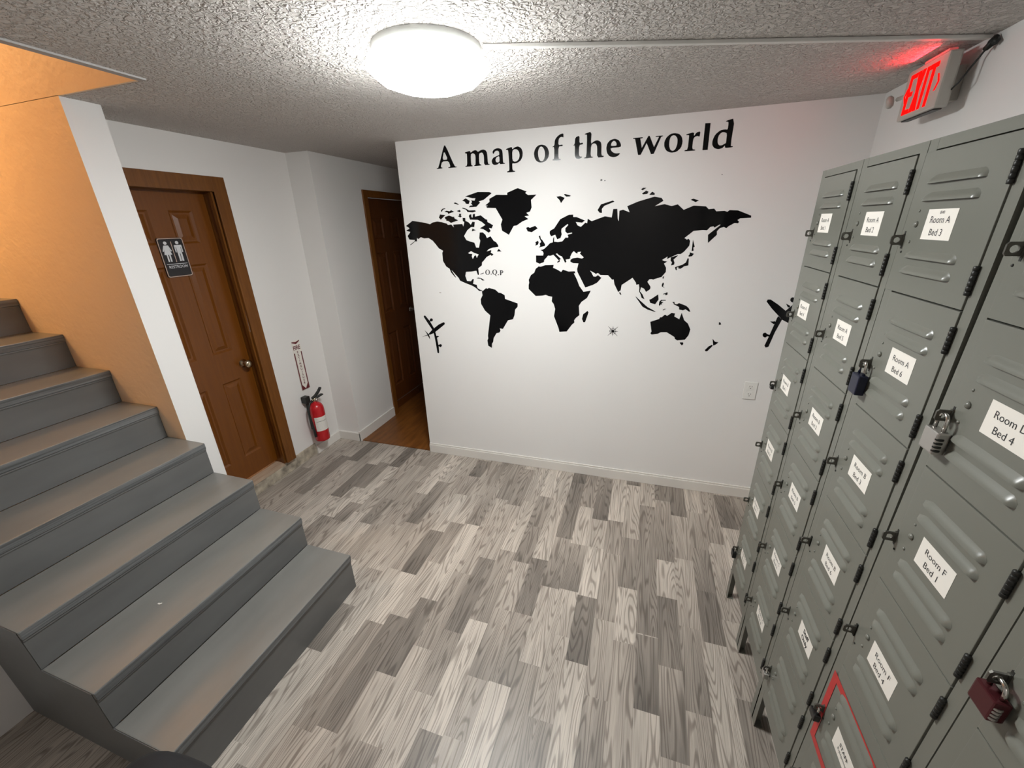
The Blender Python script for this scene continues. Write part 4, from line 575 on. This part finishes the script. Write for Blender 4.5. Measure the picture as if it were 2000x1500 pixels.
def strap(mb, pts, wd, th, m):
    vs = []
    for p in pts: vs += [V(p)+V((-wd/2, 0, 0)), V(p)+V((wd/2, 0, 0)), V(p)+V((wd/2, 0, th)), V(p)+V((-wd/2, 0, th))]
    n = len(pts); fs = [(4*i+k, 4*i+(k+1) % 4, 4*i+4+(k+1) % 4, 4*i+4+k) for i in range(n-1) for k in range(4)]+[(0, 1, 2, 3), (4*n-1, 4*n-2, 4*n-3, 4*n-4)]
    mb.add(vs, fs, m)
lv = MB(); strap(lv, [c0+V((0, -.018, .395)), c0+V((0, .02, .405)), c0+V((0, .06, .428)), c0+V((0, .088, .452))], .026, .010, M['blackrub']); part('lever', lv, fx, 'black squeeze lever')
lv = MB(); strap(lv, [c0+V((0, -.01, .386)), c0+V((0, .04, .386)), c0+V((0, .095, .39))], .026, .009, M['blackrub']); part('handle', lv, fx, 'black carrying handle')
part('hose', MB().tube([c0+V(p) for p in ((0, -.02, .382), (.0, -.055, .37), (.0, -.078, .33), (0, -.085, .27), (0, -.08, .2), (0, -.073, .13), (0, -.07, .06))], [.008, .008, .008, .008, .008, .010, .012], M['blackrub'], 12), fx, 'black hose along the left side')
part('bracket', MB().box((XF, c0.y-.068, .515), (XF+.05, c0.y-.020, .572), M['blackrub'], .003).box((XF, c0.y-.03, .25), (XF+.022, c0.y+.03, .5), M['blackrub']), fx, 'black wall bracket')

# ------------------------------------------------------------------ lockers
ZT, TOP, TH = 2.0157, 1.9925, .2947
SL, SR = .0335, .2755
def frL(y=0, z=0): return FLX(0, y, z)
def louvre(mb, s0, s1, zb, h=.0165, D=.0085):
    nu, nv = 28, 6; vs = []
    for i in range(nu+1):
        u = i/nu; e = min(1, (u/.10))**.5*min(1, ((1-u)/.045))**.5; hh = h*(.45+.55*min(1, min(u/.12, (1-u)/.05)))
        for j in range(nv+1):
            v = j/nv; dd = D*e*math.sin(v*math.pi/2)**1.3; vs.append((-.0025-dd, -(s0+(s1-s0)*u), zb+hh*(1-v)))
    mb.add(vs, [(i*(nv+1)+j, (i+1)*(nv+1)+j, (i+1)*(nv+1)+j+1, i*(nv+1)+j+1) for i in range(nu) for j in range(nv)], M['locker'], True)
    vs = []
    for i in range(nu+1):
        u = i/nu; e = min(1, (u/.10))**.5*min(1, ((1-u)/.045))**.5; vs += [(-.0025-D*e, -(s0+(s1-s0)*u), zb), (-.0024, -(s0+(s1-s0)*u), zb)]
    mb.add(vs, [(2*i, 2*i+2, 2*i+3, 2*i+1) for i in range(nu)], M['dark'])
def dome(mb, s, z, r, m):
    mb.lathe([(r, 0), (r*.92, r*.3), (r*.6, r*.6), (r*.25, r*.72), (0, r*.75)], (-.0025, -s, z), (-1, 0, 0), m, 16)
def door_mesh(sl, dx):
    dm = MB(); dm.box((-.0025, -sl, -TH+.0015), (.014, -SR, -.0015), M['locker'], .0012)
    for zb in (-.0655, -.0995, -.2155, -.2485): louvre(dm, .067+dx, .230+dx*.6, zb)
    dome(dm, .072+dx, -.1465, .0068, M['locker']); dome(dm, .069+dx, -.119, .003, M['locker']); dome(dm, .066+dx, -.183, .0036, M['locker']); dome(dm, .042+dx*.8, -.206, .0026, M['dark'])
    return dm.mesh('locker_door')
door_me = door_mesh(SL, 0); wide_me = door_mesh(.004, -.022)
LS = (.052, .046, .034, .026, .033, .034)      # how far each tier's latch sits from the column edge
lt_ = MB(); zc = -.18; sc0 = .0335
lt_.box((-.003, -sc0+.0025, zc-.019), (.0, -sc0-.0025, zc+.019), M['dark'])
def ringplate(mb, y, z, w_, h_, r, th, m):
    """plate standing out from the door, pierced by a round hole whose axis runs along the door"""
    fr_ = (V((-.0145, y, z)), V((1, 0, 0)), V((0, 0, 1)), V((0, -1, 0)))
    mb.poly([[(w_/2, -h_/2), (w_/2, h_/2), (-w_/2+.003, h_/2), (-w_/2, h_/2-.004), (-w_/2, -h_/2+.004), (-w_/2+.003, -h_/2)], [(r*math.cos(i*math.pi/7)-.001, r*math.sin(i*math.pi/7)) for i in range(14)]], fr_, -th/2, th/2, m)
ringplate(lt_, -sc0, zc, .024, .022, .0062, .0035, M['latch'])
lt_.box((-.006, -sc0+.003, zc-.013), (-.0025, -sc0-.003, zc+.013), M['latch'])
latch_me = lt_.mesh('latch')
hg = MB(); hg.tube([(-.0035, -SR-.0015, .026), (-.0035, -SR-.0015, -.026)], .0042, M['dark'], 10)
for k in range(6): hg.lathe([(.0044, 0), (.0049, .0005), (.0049, .007), (.0044, .0075)], (-.0035, -SR-.0015, -.026+k*.0088), (0, 0, 1), M['dark'], 10)
hinge_me = hg.mesh('hinge')
TXT = {0: ['Room A|Bed 1', 'Room A|Bed 4', 'Room B|Bed 1', 'Room B|Bed 4', 'Room C|Bed 1', 'Room C|Bed 3'],
       1: ['Room A|Bed 2', 'Room A|Bed 5', 'Room B|Bed 2', 'Room B|Bed 5', 'Room C|Bed 2', 'Room C|Bed 4'],
       2: ['Room A|Bed 3', 'Room A|Bed 6', 'Room B|Bed 3', 'Room B|Bed 6', 'Staff|Only', None],
       3: [None, 'Room D|Bed 4', 'Room F|Bed 1', 'Room F|Bed 4', 'STAFF|Equipment', None],
       4: [None, None, None, None, None, None]}
LAB = {0: 'grey six-door locker column farthest from the camera, nearest the map wall', 1: 'grey six-door locker column with Room A Bed 2 on its top door',
       2: 'grey six-door locker column with Room A Bed 3 on top and a blue padlock', 3: 'grey locker column with Room F labels and a red taped door',
       4: 'grey locker column at the right edge of the photo with a burgundy padlock'}
YC = {0: 0.0, 1: -.305, 2: -.61, 3: -.9165, 4: -1.2215}
LY = {0: (.0885, .084, .088, .09, .092, .092), 1: (.108, .112, .105, .106, .108, .108), 2: (.081, .1125, .102, .112, .116, .11), 3: (.1, .1145, .1005, .093, .097, .1)}
def child(name, me, parent, loc, label=None):
    o = bpy.data.objects.new(name, me); COL.objects.link(o); o.parent = parent; o.location = loc
    if label: o['label'] = label
    return o
for c in range(5):
    y0 = YC[c]; lk = thing('locker_column', LAB[c], 'locker', (0, y0, 0), 'grey six-door locker columns along the right wall')
    b = MB(); g = .0012; W = .305; D_ = .40; sl = .0155 if c == 3 else g
    b.poly([[(-y0+.0012, .2035), (-y0+SL-.002, .2035), (-y0+SL-.002, ZT), (-y0+sl, ZT), (-y0+.0015+(sl-.0012)*.05, 1.12)]], FLX(0), -.012, 0, M['locker']).box((0, y0-SR-.0025, .2035), (.012, y0-W+g, ZT), M['locker'])
    b.box((0.0002, y0-SL+.002, TOP+.0015), (.012, y0-SR-.0025, ZT), M['locker']).box((0.0002, y0-SL+.002, .2035), (.012, y0-SR-.0025, TOP-6*TH), M['locker'])
    b.box((.0005, y0-g-(.0155 if c == 3 else 0), .2035), (.06, y0-W+g, .2045), M['locker'])
    for sy in (y0-sl-.003, y0-W+g+.001): b.box((.0125, sy-.0008, .2035), (D_, sy+.0008, ZT-.001), M['locker'])
    b.box((.0125, y0-sl, ZT-.003), (D_, y0-W+g, ZT-.0005), M['locker']).box((D_, y0-sl, .2035), (D_+.002, y0-W+g, ZT-.001), M['locker']).box((.016, y0-sl-.002, .2036), (D_, y0-W+g+.002, .206), M['locker'])
    for k in range(1, 6): b.box((.014, y0-sl-.003, TOP-k*TH-.001), (D_, y0-W+g+.003, TOP-k*TH+.001), M['lockshade'])
    b.box((.0155, y0-SL+.006, .21), (.017, y0-SR-.006, ZT-.004), M['lockshade'])  # dark sheet behind the doors, painted-in shade for the gaps
    part('cabinet', b, lk)
    for (xa, ya) in ((0.0005, y0-g), (0.0005, y0-W+g), (D_-.03, y0-g), (D_-.03, y0-W+g)):
        s = -1 if ya > y0-.1 else 1; l = MB(); l.box((xa, ya, 0), (xa+.0025, ya+s*.03, .2035), M['dark' if xa > .1 else 'locker']).box((xa, ya, 0), (xa+.03, ya+s*.0025, .2035), M['locker'])  # rear legs' front flange darkened: shade under the lockers put into the colour
        l.box((xa+.006, ya+s*.004, 0), (xa+.03, ya+s*.03, .004), M['locker']); part('leg', l, lk)
    part('base_rail', MB().box((0.0008, y0-g, .179), (.0035, y0-W+g, .2034), M['locker']), lk)
    for k in range(6):
        dr = child('locker_door', wide_me if (c, k) == (2, 0) else door_me, lk, (0, 0, TOP-k*TH)); lx = .018 if (c, k) == (2, 0) else LS[k]
        child('latch', latch_me, dr, (0, .0335-lx, 0)); child('hinge', hinge_me, dr, (0, 0, -.0565)); child('hinge', hinge_me, dr, (0, 0, -.240))
        t = TXT[c][k]
        if t:
            sb = MB(); w_, h_ = .094, .0595; s0 = LY[c][k]; jz = [0, 0, 0, .002, .006, .007][k] if c != 3 else [0, 0, -.005, -.012, -.025, 0][k]*1.0
            f = FLX(-.0026, -(s0+w_/2), -.1165-h_/2+jz)
            sb.poly([[(-w_/2, -h_/2), (w_/2, -h_/2), (w_/2, h_/2), (-w_/2, h_/2)]], f, 0, .0004, M['paper'])
            a_, b__ = t.split('|')
            if t.startswith('STAFF'): sb.text(a_, f, 0, .008, .011, .045, .0004, M['ink'], .02).text(b__, f, .003, -.009, .0085, .062, .0004, M['ink'])
            elif t.startswith('Staff'): sb.text(a_, f, 0, .011, .0155, .05, .0004, M['ink'], .03).text(b__, f, 0, -.013, .0155, .052, .0004, M['ink'], .03)
            else: sb.text(a_, f, 0, .010, .0135, .078, .0004, M['ink']).text(b__, f, -.002, -.0145, .0135, .056, .0004, M['ink'])
            if t == 'Room A|Bed 3': sb.text('8/40', f, 0, .0235, .006, .022, .0004, M['ink'])
            so = bpy.data.objects.new('label_sticker', sb.mesh('label_sticker')); COL.objects.link(so); so.parent = dr; so['label'] = 'white paper label reading '+t.replace('|', ' ')
# red tape framing the STAFF door
tp = MB(); y0 = YC[3]; za, zb_ = .768, .503; ya, ye = -.934, -1.205; tw = .021
f = FLX(-.0032)
for q in ([(-ya, zb_), (-ya+tw, zb_), (-ya+tw, za), (-ya, za)], [(-ya+tw, za-tw), (-ye, za-tw), (-ye, za), (-ya+tw, za)], [(-ya+tw, zb_), (-ye, zb_), (-ye, zb_+tw), (-ya+tw, zb_+tw)]): tp.poly([q], f, 0, .0004, M['redtape'])
solo('red_tape', tp, 'red adhesive tape framing the STAFF locker door', 'tape')

# ------------------------------------------------------------------ padlocks
def padlock(name, label, y, z, m, w_=.038, h_=.042, th=.019, sh=.030, dials=None, sm=M['chrome'], tilt=0, x=-.0155, r=.0032):
    e = thing(name, label, 'padlock', (x, y, z-sh-h_), 'padlocks on locker latches')
    hw = w_/2-.008; pts = [V((x, y-hw, z-sh-.004)), V((x, y-hw, z-.010))]+[V((x, y-hw*math.cos(a), z-.010+hw*math.sin(a))) for a in [i*math.pi/8 for i in range(1, 8)]]+[V((x, y+hw, z-.010)), V((x, y+hw, z-sh-.004))]
    part('shackle', MB().tube(pts, r, sm, 10), e, 'steel shackle'); b = MB()
    b.box((x-th/2, y-w_/2, z-sh-h_), (x+th/2-.0015, y+w_/2, z-sh), m, .003); part('lock_body', b, e)
    if dials:
        for k in range(4):
            zz = z-sh-h_*.30-k*h_*.17
            d = MB(); d.lathe([(.0055, -.0022), (.0066, -.0015), (.0066, .0015), (.0055, .0022)], (x-.004, y-w_/2+.0035, zz), (0, 0, 1), dials, 16, False); part('dial', d, e)
    return e
def lz(k): return TOP-k*TH-.18
ly = lambda c, k: YC[c]-LS[k]
padlock('padlock', 'navy blue combination padlock hanging on the Room A Bed 6 latch', ly(2,1), lz(1)+.003, M['navy'], .040, .052, .022, .032, None)
padlock('padlock', 'silver four-dial combination padlock hanging on the Room D Bed 4 latch', ly(3,1)-.005, lz(1)+.003, M['silver'], .040, .045, .021, .030, M['dark'])
padlock('padlock', 'burgundy padlock hanging on the latch at the right edge of the photo', ly(4,2)-.008, lz(2)+.002, M['redlock'], .040, .040, .022, .022, M['silver'])
padlock('padlock', 'small black and steel padlock hanging inside the red tape frame', ly(3,4)+.003, lz(4)+.003, M['blacklock'], .030, .022, .018, .026, None)
padlock('padlock', 'small steel padlock on the lowest unlabelled door of the Room A Bed 3 column', ly(2,5), lz(5)+.003, M['silver'], .028, .026, .018, .018, None)
padlock('padlock', 'black padlock on the lowest door of the farthest locker column', ly(0,5), lz(5)+.003, M['blacklock'], .034, .034, .02, .02, None)
padlock('padlock', 'tiny dark padlock on the Room B Bed 1 locker door', ly(0,2), lz(2)+.003, M['blacklock'], .022, .014, .014, .012, None, M['dark'])

# ------------------------------------------------------------------ dark bag by the foot of the stairs
bg = thing('backpack', 'black rounded bag top at the near foot of the grey staircase', 'bag', (-1.60, -1.60, 0))
b = MB(); n, m_ = 28, 14; vs = []; cx, cy, rx, ry, hh = -1.60, -1.60, .20, .11, .62
for j in range(m_+1):
    t = j/m_; zz = hh*t if t < .6 else hh*(.6+.4*math.sin((t-.6)/.4*math.pi/2)); sc_ = (.86+.14*math.sin(min(t/.6, 1)*math.pi/2)) if t <= .6 else max(.02, math.cos((t-.6)/.4*math.pi/2)**.5)
    for i in range(n):
        a = 2*math.pi*i/n; ca_, sa = math.cos(a), math.sin(a); vs.append((cx+rx*sc_*abs(ca_)**.8*(1 if ca_ > 0 else -1), cy+ry*sc_*abs(sa)**.8*(1 if sa > 0 else -1), zz))
b.add(vs, [(j*n+i, j*n+(i+1) % n, (j+1)*n+(i+1) % n, (j+1)*n+i) for j in range(m_) for i in range(n)]+[tuple(range(n))[::-1], tuple(m_*n+i for i in range(n))], M['bag'], True)
part('bag_body', b, bg)
part('glint', MB().tube([(cx+(rx*.98)*math.cos(a), cy+.06, .42+.17*math.sin(a)) for a in [i*math.pi/16 for i in range(17)]], .005, M['glint'], 8), bg, 'painted-in navy piping')  # arc of navy colour standing in for the highlight on the bag
part('handle', MB().tube([(cx-.05, cy-.06, .59), (cx-.04, cy-.075, .61), (cx, cy-.08, .615), (cx+.04, cy-.075, .61), (cx+.05, cy-.06, .59)], .006, M['bag'], 8), bg)
